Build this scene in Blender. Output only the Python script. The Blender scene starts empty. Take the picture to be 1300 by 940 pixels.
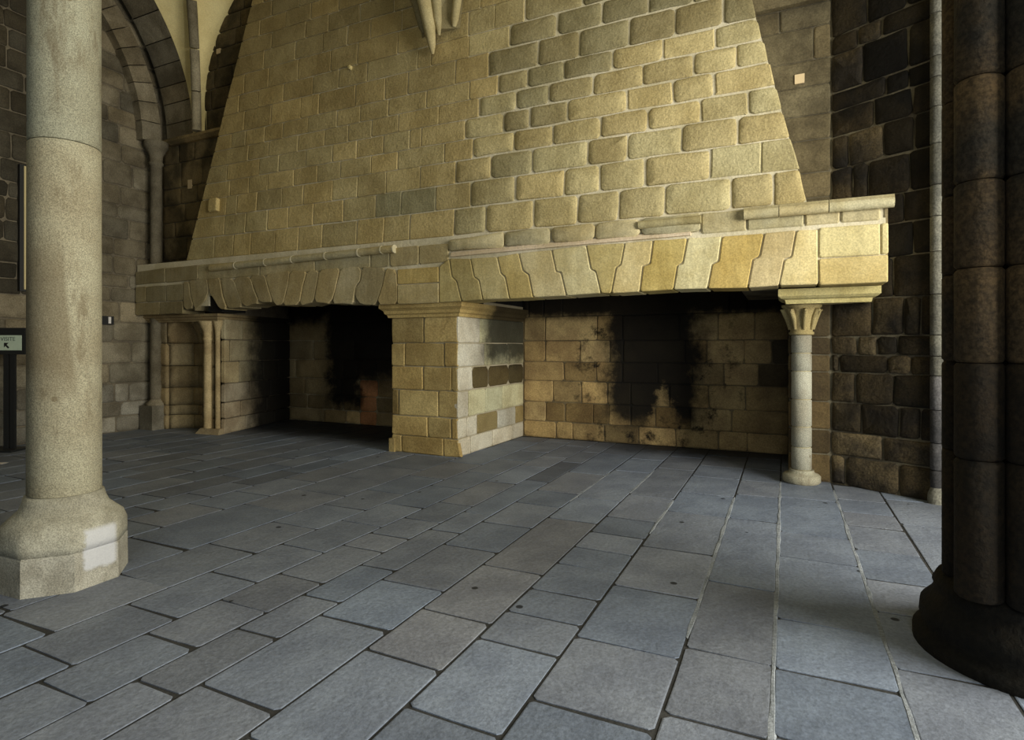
import bpy, bmesh, math, random
from mathutils import Vector, Matrix

# ------------------------------------------------------------------ camera, world, lights
scene = bpy.context.scene
COL = scene.collection
YAW = math.atan2(346.6, 740.0)
cam_data = bpy.data.cameras.new('camera')
cam = bpy.data.objects.new('camera', cam_data)
COL.objects.link(cam)
cam.location = (0, 0, 1.6)
cam.rotation_euler = (math.radians(90), 0, YAW)
cam_data.sensor_width = 36.0
cam_data.lens = 36.0 * 740.0 / 1300.0
cam_data.shift_y = -30.0 / 1300.0
cam_data.clip_start = 0.05
scene.camera = cam

world = bpy.data.worlds.new('world')
scene.world = world
world.use_nodes = True
bg = world.node_tree.nodes['Background']
bg.inputs[0].default_value = (0.22, 0.46, 0.62, 1)
bg.inputs[1].default_value = 0.07

scene.view_settings.view_transform = 'Standard'
scene.view_settings.look = 'None'
scene.view_settings.gamma = 1.0
scene.view_settings.exposure = -0.10


def area_light(name, loc, target, sx, sy, power, color):
    d = bpy.data.lights.new(name, 'AREA')
    d.shape = 'RECTANGLE'
    d.size, d.size_y = sx, sy
    d.energy = power
    d.color = color
    o = bpy.data.objects.new(name, d)
    COL.objects.link(o)
    o.location = loc
    o.rotation_euler = (Vector(target) - Vector(loc)).to_track_quat('-Z', 'Y').to_euler()
    return o


# daylight through the tall window beyond the near pier at the right, with a weak fill lamp added behind the viewer
area_light('window_daylight_side', (7.0, 3.1, 3.0), (-3.0, 7.0, 2.2), 6.4, 4.0, 1850, (1.0, 0.96, 0.83))
area_light('front_fill', (0.2, -2.5, 3.4), (-1.2, 7.2, 2.6), 2.4, 2.4, 120, (0.90, 0.96, 0.95))

random.seed(7)
R = random.Random(11)
HOOD = [
    (3.165, 3.555, [-9.185, -8.706, -8.284, -7.714, -7.188, -6.686, -5.988, -5.479, -5.008, -4.255, -3.738, -3.03, -2.415, -1.88, -1.311, -0.563, -0.116]),
    (3.555, 3.915, [-8.951, -8.425, -7.902, -7.437, -6.889, -6.272, -5.644, -5.179, -4.572, -4.0, -3.306, -2.605, -2.129, -1.552, -0.789, -0.238]),
    (3.915, 4.25, [-8.937, -8.662, -8.184, -7.6, -7.129, -6.514, -6.009, -5.468, -4.857, -4.255, -3.687, -3.06, -2.292, -1.781, -1.115, -0.489]),
    (4.25, 4.538, [-8.861, -8.395, -7.945, -7.355, -6.844, -6.371, -5.765, -5.265, -4.45, -3.984, -3.348, -2.774, -2.12, -1.532, -0.9, -0.381]),
    (4.538, 4.83, [-8.962, -8.169, -7.71, -7.114, -6.547, -6.055, -5.54, -5.064, -4.854, -4.121, -3.511, -3.121, -2.582, -1.79, -1.222, -0.751]),
    (4.83, 5.108, [-8.454, -7.965, -7.303, -6.727, -6.242, -5.778, -5.276, -4.565, -3.902, -3.328, -2.843, -2.235, -1.597, -0.986, -0.51]),
    (5.108, 5.38, [-8.884, -8.531, -8.076, -7.656, -7.095, -6.48, -6.021, -5.477, -4.794, -4.063, -3.613, -3.159, -2.638, -1.981, -1.36, -0.746]),
    (5.38, 5.74, [-8.592, -7.949, -7.269, -6.876, -6.131, -5.551, -5.129, -4.307, -3.77, -3.017, -2.438, -1.783, -1.212, -0.66]),
    (5.74, 6.055, [-8.753, -8.27, -7.679, -7.031, -6.483, -5.914, -4.973, -4.723, -4.098, -3.45, -2.753, -2.137, -1.541, -1.002]),
    (6.055, 6.417, [-8.64, -8.049, -7.38, -6.665, -6.118, -5.346, -4.681, -4.109, -3.692, -3.232, -2.398, -1.773, -1.191, -0.69]),
    (6.417, 6.743, [-8.184, -7.454, -6.85, -6.341, -5.886, -5.288, -4.585, -3.928, -3.313, -2.847, -2.191, -1.579]),
    (6.743, 7.04, [-8.018, -7.244, -6.75, -6.103, -5.448, -4.803, -4.197, -3.563, -2.969, -2.41, -1.783]),
    (7.04, 7.33, [-8.32, -7.706, -7.14, -6.552, -5.915, -5.169, -4.472, -3.821, -3.092, -2.526]),
    (7.33, 7.62, [-8.056, -7.419, -6.816, -6.164, -5.474, -4.756, -4.086, -3.458, -2.755]),
    (7.62, 7.91, [-8.263, -7.58, -7.002, -6.338, -5.637, -4.908, -4.226, -3.589, -2.875]),
]
JOINTS = [
    [(-9.905, 2.773), (-9.883, 2.257)],
    [(-9.734, 2.793), (-9.692, 2.508), (-9.587, 2.278)],
    [(-9.256, 2.798), (-9.216, 2.574), (-9.359, 2.258)],
    [(-8.935, 2.796), (-8.856, 2.477), (-8.738, 2.241)],
    [(-8.602, 2.78), (-8.468, 2.49), (-8.354, 2.271)],
    [(-8.204, 2.8), (-8.111, 2.582), (-7.964, 2.326)],
    [(-7.855, 2.808), (-7.782, 2.595), (-7.64, 2.276)],
    [(-7.29, 2.829), (-7.324, 2.626), (-7.446, 2.271)],
    [(-6.917, 2.809), (-7.018, 2.536), (-7.085, 2.26)],
    [(-6.671, 2.82), (-6.785, 2.301)],
    [(-6.24, 2.82), (-6.287, 2.676), (-6.413, 2.264)],
    [(-5.826, 2.821), (-5.856, 2.583), (-5.932, 2.538), (-5.993, 2.239)],
    [(-5.37, 2.771), (-5.442, 2.516), (-5.544, 2.226)],
    [(-5.171, 2.736), (-5.171, 2.214)],
    [(-4.45, 2.74), (-4.45, 2.215)],
    [(-4.281, 2.841), (-4.23, 2.573), (-4.153, 2.503), (-4.077, 2.225)],
    [(-3.939, 2.819), (-3.877, 2.555), (-3.803, 2.508), (-3.742, 2.236)],
    [(-3.525, 2.814), (-3.466, 2.577), (-3.407, 2.531), (-3.337, 2.232)],
    [(-3.21, 2.846), (-3.141, 2.601), (-3.061, 2.545), (-2.994, 2.241)],
    [(-2.739, 2.854), (-2.674, 2.565), (-2.609, 2.552), (-2.534, 2.245)],
    [(-2.271, 2.881), (-2.21, 2.57), (-2.148, 2.537), (-2.077, 2.258)],
    [(-1.779, 2.873), (-1.828, 2.606), (-1.887, 2.571), (-1.946, 2.253)],
    [(-1.434, 2.876), (-1.472, 2.594), (-1.557, 2.571), (-1.595, 2.258)],
    [(-1.032, 2.872), (-1.086, 2.58), (-1.149, 2.556), (-1.194, 2.27)],
    [(-0.657, 2.861), (-0.691, 2.575), (-0.76, 2.552), (-0.812, 2.264)],
    [(-0.211, 2.86), (-0.259, 2.6), (-0.324, 2.578), (-0.381, 2.255)],
    [(0.112, 2.867), (0.065, 2.579), (-0.005, 2.558), (-0.06, 2.267)],
    [(0.324, 2.858), (0.324, 2.258)],
]
BAND_L = [
    -9.51,
    -7.986,
    -6.771,
    -5.663,
    -5.314,
    -4.797,
    -4.293,
]
BAND_R = [
    -4.165,
    -3.417,
    -2.747,
    -2.154,
    -1.59,
    -0.884,
    -0.391,
    0.189,
    0.532,
]
PIER_FRONT = [
    (1.65, 2.04, [-4.836]),
    (1.3, 1.65, [-5.174, -4.482]),
    (0.95, 1.3, [-4.85, -4.363]),
    (0.56, 0.95, [-5.289, -4.59]),
    (0.26, 0.56, [-4.767, -4.363]),
    (0, 0.26, [-5.231, -4.496]),
]
PIER_SIDE = [
    (1.65, 2.04, [7.899]),
    (1.3, 1.65, [8.055, 8.854]),
    (0.95, 1.3, [7.673, 8.189, 8.916]),
    (0.56, 0.95, [7.553, 8.081, 8.672]),
    (0.26, 0.56, [7.505, 7.822, 8.496, 9.171]),
    (0, 0.26, [7.625, 8.326, 9.01]),
]
BACK_RIGHT = [
    (2.12, 2.6, [-4.125, -3.839, -3.487, -0.772, -0.514]),
    (1.7, 2.12, [-3.809, -2.867, -2.436, -1.511, -0.932, -0.415]),
    (1.335, 1.7, [-3.809, -3.173, -2.65, -2.423, -1.427, -1.106, -0.558, -0.176]),
    (1.0, 1.335, [-3.458, -2.881, -2.436, -1.857, -1.319, -0.851, -0.36]),
    (0.63, 1.0, [-3.662, -3.145, -2.69, -2.292, -1.671, -1.071, -0.536]),
    (0.29, 0.63, [-3.794, -3.443, -2.936, -2.663, -2.292, -1.895, -1.343, -0.738]),
    (0, 0.29, [-3.603, -3.3, -2.744, -2.162, -1.572, -0.932, -0.514]),
]
BACK_LEFT = [
    (2.12, 2.6, [-9.099, -8.034]),
    (1.72, 2.12, [-8.771, -7.932]),
    (1.32, 1.72, [-9.165, -8.75, -8.034]),
    (0.92, 1.32, [-9.662, -8.324, -7.952, -7.471]),
    (0.57, 0.92, [-9.389, -8.366, -7.891, -7.432]),
    (0.27, 0.57, [-9.321, -8.621, -8.324, -7.891, -7.471]),
    (0, 0.27, [-8.858, -8.262, -7.891, -7.471]),
]
JAMB_LEFT = [
    (1.72, 2.1, [0.601, 1.223]),
    (1.32, 1.72, [0.214, 0.891, 1.63]),
    (0.92, 1.32, [0.484, 1.249, 1.772]),
    (0.57, 0.92, [0.793, 1.491]),
    (0.27, 0.57, [0.53, 1.355]),
    (0.0, 0.27, [0.696, 1.63]),
]
WALL_RIGHT = [
    (6.7, 7.2, [0.306, 0.705]),
    (6.2, 6.7, [0.471, 0.854]),
    (5.75, 6.2, [0.222, 0.629]),
    (5.2, 5.75, [0.39, 0.78]),
    (4.984, 5.2, [0.298, 0.543]),
    (4.546, 4.984, [0.348, 0.802]),
    (4.336, 4.546, [0.582, 0.802]),
    (4.035, 4.336, [0.463, 0.839]),
    (3.661, 4.035, [0.196, 0.558, 0.854]),
    (3.241, 3.661, [0.239, 0.406, 0.817]),
    (2.924, 3.241, [0.39, 0.758]),
    (2.564, 2.924, [0.43, 0.846]),
    (2.129, 2.564, [0.306, 0.659]),
    (1.714, 2.129, [0.439, 0.758, 0.912]),
    (1.501, 1.714, [0.29, 0.495, 0.698]),
    (1.301, 1.501, [0.091, 0.605, 0.824]),
    (0.953, 1.301, [-0.044, 0.264, 0.652]),
    (0.616, 0.953, [-0.137, 0.332, 0.713, 0.912]),
    (0.342, 0.616, [0.01, 0.558]),
    (0, 0.342, [0.161, 0.713]),
]
FLOOR_ROWS = [
    (0.94, [4.97, 6.24]),
    (0.49, [4.12, 4.67, 5.32, 6.0, 6.48, 6.99]),
    (-0.05, [3.77, 4.9, 5.56, 6.83]),
    (-0.485, [3.2, 4.17, 5.79]),
    (-1.05, [3.06, 3.83, 4.67, 5.78, 6.6, 7.48, 8.19]),
    (-1.53, [2.82, 3.18, 3.54, 4.04, 4.43, 4.85, 5.35, 6.24, 7.78]),
    (-2.01, [2.46, 2.99, 3.78, 5.07, 5.9, 7.38]),
    (-2.51, [2.66, 3.24, 4.03, 4.7, 5.44, 5.99, 7.04, 8.47]),
    (-2.82, [2.33, 2.83, 3.4, 4.31, 4.91, 6.39, 7.62]),
    (-3.23, [2.08, 2.55, 3.02, 3.67, 4.01, 4.5, 5.11, 6.14]),
    (-3.7, [2.26, 2.84, 3.48, 4.19, 4.84, 5.68, 6.49]),
    (-4.24, [1.85, 2.54, 3.24, 3.89, 4.54, 5.21, 6.0]),
    (-4.98, [3.06, 4.2, 4.89, 5.61]),
    (-5.51, [3.35, 3.98, 4.54, 5.23]),
    (-5.9, [3.67, 4.25, 4.81, 5.54]),
    (-6.33, [4.01, 5.03, 5.76]),
    (-6.82, [3.85, 4.68, 5.35]),
    (-7.36, [4.43, 5.04]),
    (-7.78, [4.75]),
    (-8.28, [5.21]),
]

# ------------------------------------------------------------------ materials
def new_mat(name):
    m = bpy.data.materials.new(name)
    m.use_nodes = True
    nt = m.node_tree
    nt.nodes.clear()
    out = nt.nodes.new('ShaderNodeOutputMaterial')
    b = nt.nodes.new('ShaderNodeBsdfPrincipled')
    nt.links.new(b.outputs[0], out.inputs[0])
    return m, nt, b


def N(nt, kind, **kw):
    n = nt.nodes.new(kind)
    for k, v in kw.items():
        setattr(n, k, v)
    return n


def math_node(nt, op, a, b=None, clamp=False):
    n = N(nt, 'ShaderNodeMath', operation=op, use_clamp=clamp)
    for i, v in enumerate((a, b)):
        if v is None:
            continue
        if isinstance(v, (int, float)):
            n.inputs[i].default_value = v
        else:
            nt.links.new(v, n.inputs[i])
    return n.outputs[0]


def step(nt, v, a, b):
    """smooth 0..1 as v goes from a to b (a may exceed b)"""
    n = N(nt, 'ShaderNodeMapRange', interpolation_type='SMOOTHSTEP')
    lo, hi = min(a, b), max(a, b)
    n.inputs['From Min'].default_value = lo
    n.inputs['From Max'].default_value = hi
    n.inputs['To Min'].default_value = 0.0 if a < b else 1.0
    n.inputs['To Max'].default_value = 1.0 if a < b else 0.0
    nt.links.new(v, n.inputs['Value'])
    return n.outputs['Result']


def noise(nt, coord, scale, detail=4.0, rough=0.6):
    n = N(nt, 'ShaderNodeTexNoise')
    n.inputs['Scale'].default_value = scale
    n.inputs['Detail'].default_value = detail
    n.inputs['Roughness'].default_value = rough
    nt.links.new(coord, n.inputs['Vector'])
    return n.outputs['Fac']


def mix(nt, fac, a, b, blend='MIX'):
    n = N(nt, 'ShaderNodeMix', data_type='RGBA', blend_type=blend)
    for sock, v in ((n.inputs[0], fac), (n.inputs[6], a), (n.inputs[7], b)):
        if isinstance(v, (int, float)):
            sock.default_value = v
        elif isinstance(v, tuple):
            sock.default_value = (*v[:3], 1)
        else:
            nt.links.new(v, sock)
    return n.outputs[2]


def stone_mat(name, light, dark, speck=0.35, speck_scale=55, bump=0.25, rough=0.85, vary=0.14, soot=None,
              blotch=(0.35, 0.65), blotch_scale=2.2, bump_scale=26, streak=0.0, stain=(0.004, 0.004, 0.004)):
    """granite: large blotches between two tones, fine speckle, per-stone variation, optional soot mask in metres"""
    m, nt, b = new_mat(name)
    geo = N(nt, 'ShaderNodeNewGeometry')
    pos = geo.outputs['Position']
    n1 = step(nt, noise(nt, pos, blotch_scale, 5), *blotch)
    col = mix(nt, n1, dark, light)
    n2 = step(nt, noise(nt, pos, speck_scale, 2, 0.7), 0.30, 0.70)
    sp = math_node(nt, 'MULTIPLY_ADD', n2, speck)
    sp.node.inputs[2].default_value = 1.0 - speck * 0.5
    info = N(nt, 'ShaderNodeObjectInfo')
    rv = math_node(nt, 'MULTIPLY_ADD', info.outputs['Random'], 2 * vary)
    rv.node.inputs[2].default_value = 1.0 - vary
    f = math_node(nt, 'MULTIPLY', sp, rv)
    if streak:
        mp = N(nt, 'ShaderNodeMapping')
        mp.inputs['Scale'].default_value = (9, 9, 0.8)
        nt.links.new(pos, mp.inputs['Vector'])
        s = step(nt, noise(nt, mp.outputs[0], 1.0, 4), 0.35, 0.7)
        s2 = math_node(nt, 'MULTIPLY_ADD', s, streak)
        s2.node.inputs[2].default_value = 1.0 - streak * 0.5
        f = math_node(nt, 'MULTIPLY', f, s2)
    col = mix(nt, 1.0, col, info.outputs['Color'], 'MULTIPLY')
    comb = N(nt, 'ShaderNodeCombineColor')
    for i in range(3):
        nt.links.new(f, comb.inputs[i])
    col = mix(nt, 1.0, col, comb.outputs[0], 'MULTIPLY')
    if soot:
        sep = N(nt, 'ShaderNodeSeparateXYZ')
        nt.links.new(pos, sep.inputs[0])
        k = soot(nt, sep.outputs[0], sep.outputs[1], sep.outputs[2], pos)
        col = mix(nt, k, col, stain)
    nt.links.new(col, b.inputs['Base Color'])
    b.inputs['Roughness'].default_value = rough
    b.inputs['Specular IOR Level'].default_value = 0.25
    h = math_node(nt, 'ADD', noise(nt, pos, bump_scale, 5, 0.65), math_node(nt, 'MULTIPLY', noise(nt, pos, 6, 3), 1.2))
    bp = N(nt, 'ShaderNodeBump')
    bp.inputs['Strength'].default_value = bump
    bp.inputs['Distance'].default_value = 0.03
    nt.links.new(h, bp.inputs['Height'])
    nt.links.new(bp.outputs[0], b.inputs['Normal'])
    return m


def plain_mat(name, color, rough=0.6, metal=0.0, var=0.1, scale=20):
    m, nt, b = new_mat(name)
    geo = N(nt, 'ShaderNodeNewGeometry')
    n1 = noise(nt, geo.outputs['Position'], scale, 3)
    c = mix(nt, n1, tuple(v * (1 - var) for v in color), tuple(v * (1 + var) for v in color))
    nt.links.new(c, b.inputs['Base Color'])
    b.inputs['Roughness'].default_value = rough
    b.inputs['Metallic'].default_value = metal
    return m


def warp(nt, v, pos, scale, amount):
    """shift a coordinate by noise so that a stain gets an irregular outline"""
    n1 = math_node(nt, 'SUBTRACT', noise(nt, pos, scale, 5, 0.7), 0.5)
    return math_node(nt, 'ADD', v, math_node(nt, 'MULTIPLY', n1, amount))


def soot_shade_right(nt, x, y, z, pos):
    xw = warp(nt, x, pos, 2.6, 0.8)
    zw = warp(nt, z, pos, 3.0, 0.5)
    dist = math_node(nt, 'ABSOLUTE', math_node(nt, 'ADD', xw, 1.95))
    a = step(nt, dist, 1.0, 0.58)
    a = math_node(nt, 'MULTIPLY', a, step(nt, zw, 0.10, 0.55))
    # a cone of scoured clean stone above the hearth, widening downward
    cone = math_node(nt, 'ADD', math_node(nt, 'ABSOLUTE', math_node(nt, 'ADD', xw, 1.80)), math_node(nt, 'MULTIPLY', zw, 0.55))
    a = math_node(nt, 'MULTIPLY', a, math_node(nt, 'SUBTRACT', 1.0, math_node(nt, 'MULTIPLY', step(nt, cone, 0.58, 0.40), 0.8)))
    top = step(nt, warp(nt, z, pos, 4.0, 0.25), 2.0, 2.2)  # top band mixes soot with shade painted in under the lintel
    side = math_node(nt, 'MULTIPLY', step(nt, xw, -1.0, 0.2), 0.55)
    blot = math_node(nt, 'MULTIPLY', step(nt, noise(nt, pos, 3.5, 5, 0.7), 0.50, 0.68), step(nt, dist, 1.9, 0.9))
    k = math_node(nt, 'MAXIMUM', math_node(nt, 'MAXIMUM', a, top), math_node(nt, 'MAXIMUM', side, blot))
    return math_node(nt, 'MULTIPLY', k, 0.97)


def soot_left(nt, x, y, z, pos):
    xw = warp(nt, x, pos, 2.2, 1.1)
    zw = warp(nt, z, pos, 3.0, 0.6)
    a = math_node(nt, 'MULTIPLY', step(nt, xw, -8.75, -8.1), step(nt, zw, 0.55, 1.15))
    c = step(nt, xw, -6.95, -6.4)
    d = math_node(nt, 'MULTIPLY', step(nt, math_node(nt, 'ABSOLUTE', math_node(nt, 'ADD', xw, 8.3)), 0.7, 0.3), step(nt, zw, 0.25, 0.5))
    top = step(nt, zw, 1.95, 2.3)
    k = math_node(nt, 'MAXIMUM', math_node(nt, 'MAXIMUM', a, c), math_node(nt, 'MAXIMUM', d, top))
    return math_node(nt, 'MULTIPLY', k, 0.96)


def soot_jamb(nt, x, y, z, pos):
    yw = warp(nt, y, pos, 2.5, 0.9)
    k = step(nt, yw, 7.75, 8.5)
    return math_node(nt, 'MULTIPLY', k, 0.96)


def soot_pier(nt, x, y, z, pos):
    yw = warp(nt, y, pos, 3.0, 0.8)
    a = math_node(nt, 'MULTIPLY', step(nt, yw, 7.6, 8.3), step(nt, warp(nt, z, pos, 3.0, 0.5), 1.15, 1.5))
    t = math_node(nt, 'MULTIPLY', step(nt, z, 2.0, 2.2), step(nt, y, 7.9, 8.6))
    return math_node(nt, 'MULTIPLY', math_node(nt, 'MAXIMUM', a, t), 0.9)


def floor_dark(nt, x, y, z, pos):
    yw = warp(nt, y, pos, 2.0, 0.8)
    inl = math_node(nt, 'MULTIPLY', step(nt, yw, 7.3, 8.3), step(nt, x, -4.2, -5.0))  # slabs darken toward the back of both fireplaces
    inr = math_node(nt, 'MULTIPLY', step(nt, yw, 8.4, 9.3), step(nt, x, -3.4, -1.6))
    v = N(nt, 'ShaderNodeTexVoronoi')
    v.inputs['Scale'].default_value = 2.3
    nt.links.new(pos, v.inputs['Vector'])
    pits = math_node(nt, 'MULTIPLY', step(nt, v.outputs['Distance'], 0.062, 0.045), 0.85)
    return math_node(nt, 'MAXIMUM', pits, math_node(nt, 'MULTIPLY', math_node(nt, 'MAXIMUM', inl, inr), 0.85))


def stain_column(nt, x, y, z, pos):
    """old brown run marks down the shaft and a few drilled-hole spots"""
    mp = N(nt, 'ShaderNodeMapping')
    mp.inputs['Scale'].default_value = (3.0, 3.0, 0.9)
    nt.links.new(pos, mp.inputs['Vector'])
    a = math_node(nt, 'MULTIPLY', step(nt, noise(nt, mp.outputs[0], 1.3, 6, 0.7), 0.50, 0.66), 0.55)
    v = N(nt, 'ShaderNodeTexVoronoi')
    v.inputs['Scale'].default_value = 3.2
    nt.links.new(pos, v.inputs['Vector'])
    spots = math_node(nt, 'MULTIPLY', step(nt, v.outputs['Distance'], 0.075, 0.045), 0.6)
    # one broad brown stain low on the side toward the left wall
    lx = math_node(nt, 'MULTIPLY', math_node(nt, 'SUBTRACT', x, CXc), math.cos(YAW))
    ly = math_node(nt, 'MULTIPLY', math_node(nt, 'SUBTRACT', y, CYc), math.sin(YAW))
    lat = math_node(nt, 'ADD', math_node(nt, 'ADD', lx, ly), math_node(nt, 'MULTIPLY', z, 0.06))
    broad = math_node(nt, 'MULTIPLY', step(nt, lat, 0.27, 0.235), math_node(nt, 'MULTIPLY', step(nt, warp(nt, z, pos, 4, 0.4), 1.15, 1.55), step(nt, z, 2.5, 2.0)))
    broad = math_node(nt, 'MULTIPLY', broad, 0.55)
    return math_node(nt, 'MAXIMUM', math_node(nt, 'MAXIMUM', a, broad), spots)


CXc, CYc = -4.530, 2.351        # foot of the round column
M_HOOD = stone_mat('hood_granite', (0.50, 0.42, 0.22), (0.38, 0.31, 0.15), speck=0.38, bump=0.42, vary=0.10)
M_MORTAR = stone_mat('pale_lime_mortar', (0.68, 0.62, 0.47), (0.56, 0.50, 0.34), speck=0.2, bump=0.3, vary=0.0)
M_VOUSS = stone_mat('lintel_granite', (0.56, 0.49, 0.30), (0.45, 0.375, 0.20), speck=0.32, bump=0.22, vary=0.10, streak=0.18)
M_PIER = stone_mat('pier_granite', (0.50, 0.39, 0.175), (0.37, 0.275, 0.115), speck=0.4, bump=0.3, vary=0.16, soot=soot_pier)
M_BACKR = stone_mat('firebox_granite', (0.46, 0.34, 0.16), (0.30, 0.21, 0.10), speck=0.4, bump=0.35, vary=0.2, soot=soot_shade_right)
M_BACKL = stone_mat('sooty_firebox_granite', (0.42, 0.32, 0.17), (0.30, 0.22, 0.11), speck=0.4, bump=0.4, vary=0.2, soot=soot_left)
M_JAMB = stone_mat('jamb_granite', (0.40, 0.33, 0.20), (0.27, 0.21, 0.12), speck=0.4, bump=0.3, vary=0.15, soot=soot_jamb)
M_BACKM = stone_mat('firebox_mortar', (0.20, 0.155, 0.085), (0.12, 0.09, 0.05), speck=0.3, bump=0.3, vary=0.0, soot=soot_shade_right)
M_BACKLM = stone_mat('sooty_firebox_mortar', (0.50, 0.42, 0.27), (0.30, 0.24, 0.14), speck=0.3, bump=0.3, vary=0.0, soot=soot_left)
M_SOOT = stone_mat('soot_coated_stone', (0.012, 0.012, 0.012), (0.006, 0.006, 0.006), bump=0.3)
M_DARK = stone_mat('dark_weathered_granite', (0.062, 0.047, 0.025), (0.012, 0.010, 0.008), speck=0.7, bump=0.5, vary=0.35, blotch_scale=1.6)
M_DARKM = stone_mat('grey_wall_mortar', (0.19, 0.165, 0.11), (0.08, 0.068, 0.048), speck=0.3, bump=0.3, vary=0.0)
M_STRIP = stone_mat('grey_brown_granite', (0.17, 0.14, 0.08), (0.085, 0.068, 0.038), speck=0.4, bump=0.35, vary=0.18)
M_WALL = stone_mat('left_wall_granite', (0.275, 0.24, 0.17), (0.16, 0.135, 0.09), speck=0.45, bump=0.35, vary=0.25)
M_WALLM = stone_mat('left_wall_mortar', (0.20, 0.17, 0.12), (0.13, 0.11, 0.08), speck=0.3, bump=0.3, vary=0.0)
M_PLASTER = stone_mat('yellowed_vault_plaster', (0.88, 0.76, 0.40), (0.78, 0.65, 0.32), speck=0.15, bump=0.15, vary=0.0)
M_COLUMN = stone_mat('pale_speckled_granite', (0.37, 0.345, 0.245), (0.29, 0.255, 0.17), speck=0.75, speck_scale=130, bump=0.15, vary=0.03, blotch_scale=1.6, soot=stain_column, stain=(0.11, 0.075, 0.035))
M_SLAB = stone_mat('slate_grey_paving', (0.195, 0.225, 0.285), (0.148, 0.172, 0.226), speck=0.30, speck_scale=45, bump=0.22, rough=0.6, vary=0.12, soot=floor_dark, bump_scale=18)
M_JOINT = stone_mat('dark_floor_joint', (0.045, 0.045, 0.045), (0.03, 0.03, 0.03), speck=0.3, bump=0.2, vary=0.0)
M_PILAST = stone_mat('pilaster_granite', (0.34, 0.33, 0.27), (0.16, 0.16, 0.14), speck=0.6, bump=0.35, vary=0.3)
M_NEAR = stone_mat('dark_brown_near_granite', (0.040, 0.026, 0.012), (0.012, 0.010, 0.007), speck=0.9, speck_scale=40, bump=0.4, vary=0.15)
M_BLACK = plain_mat('black_painted_metal', (0.012, 0.013, 0.014), 0.5)
M_WHITE = plain_mat('white_plastic', (0.75, 0.72, 0.70), 0.4)
M_PANEL = plain_mat('pale_green_sign_face', (0.50, 0.60, 0.48), 0.6)
M_PALE = plain_mat('cream_board', (0.62, 0.52, 0.28), 0.8)
M_PATCH = plain_mat('pale_plaster_patch', (0.66, 0.52, 0.32), 0.9)


# ------------------------------------------------------------------ mesh helpers
def mesh_object(name, verts, faces, mat, parent=None, smooth=False, color=None):
    me = bpy.data.meshes.new(name)
    me.from_pydata([tuple(v) for v in verts], [], faces)
    me.update()
    if smooth:
        me.polygons.foreach_set('use_smooth', [True] * len(me.polygons))
    me.materials.append(mat)
    o = bpy.data.objects.new(name, me)
    COL.objects.link(o)
    if parent is not None:
        attach(o, parent)
    if color is not None:
        o.color = (*color, 1)
    return o


def attach(o, parent):
    o.parent = parent
    o.matrix_parent_inverse = Matrix.Translation(parent.location).inverted()


def thing(name, loc, label, category, kind=None):
    o = bpy.data.objects.new(name, None)
    o.empty_display_size = 0.2
    COL.objects.link(o)
    o.location = loc
    tag(o, label, category, kind)
    return o


def tag(o, label, category, kind=None):
    o['label'] = label
    o['category'] = category
    if kind:
        o['kind'] = kind


class Frame:
    """a flat surface in the room: origin, two axes in it, outward normal"""
    def __init__(self, O, U, V):
        self.O, self.U, self.V = Vector(O), Vector(U).normalized(), Vector(V).normalized()
        self.N = self.U.cross(self.V).normalized()

    def p(self, u, v, n=0.0):
        return self.O + self.U * u + self.V * v + self.N * n


def inset_poly(pts, d):
    n = len(pts)
    out = []
    for i in range(n):
        p0, p1, p2 = Vector(pts[i - 1]), Vector(pts[i]), Vector(pts[(i + 1) % n])
        e1 = (p1 - p0).normalized()
        e2 = (p2 - p1).normalized()
        n1 = Vector((-e1.y, e1.x))
        n2 = Vector((-e2.y, e2.x))
        k = max(0.35, 1 + n1.dot(n2))
        out.append(p1 + (n1 + n2) * (d / k))
    return out


def round_poly(pts, radii, longs):
    """cut each corner into two or three points; collinear points stay single"""
    ring = []
    n = len(pts)
    for i in range(n):
        a, b, c = pts[i - 1], pts[i], pts[(i + 1) % n]
        r, k = radii[i]
        if k == 1:
            ring.append(b)
        else:
            da, dc = (a - b).normalized() * r, (c - b).normalized() * r
            ring += [b + da, b + (da + dc) * 0.28, b + dc] if k == 3 else [b + da, b + dc]
        if longs[i]:
            ring.append((b + c) / 2)
    return ring


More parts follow.
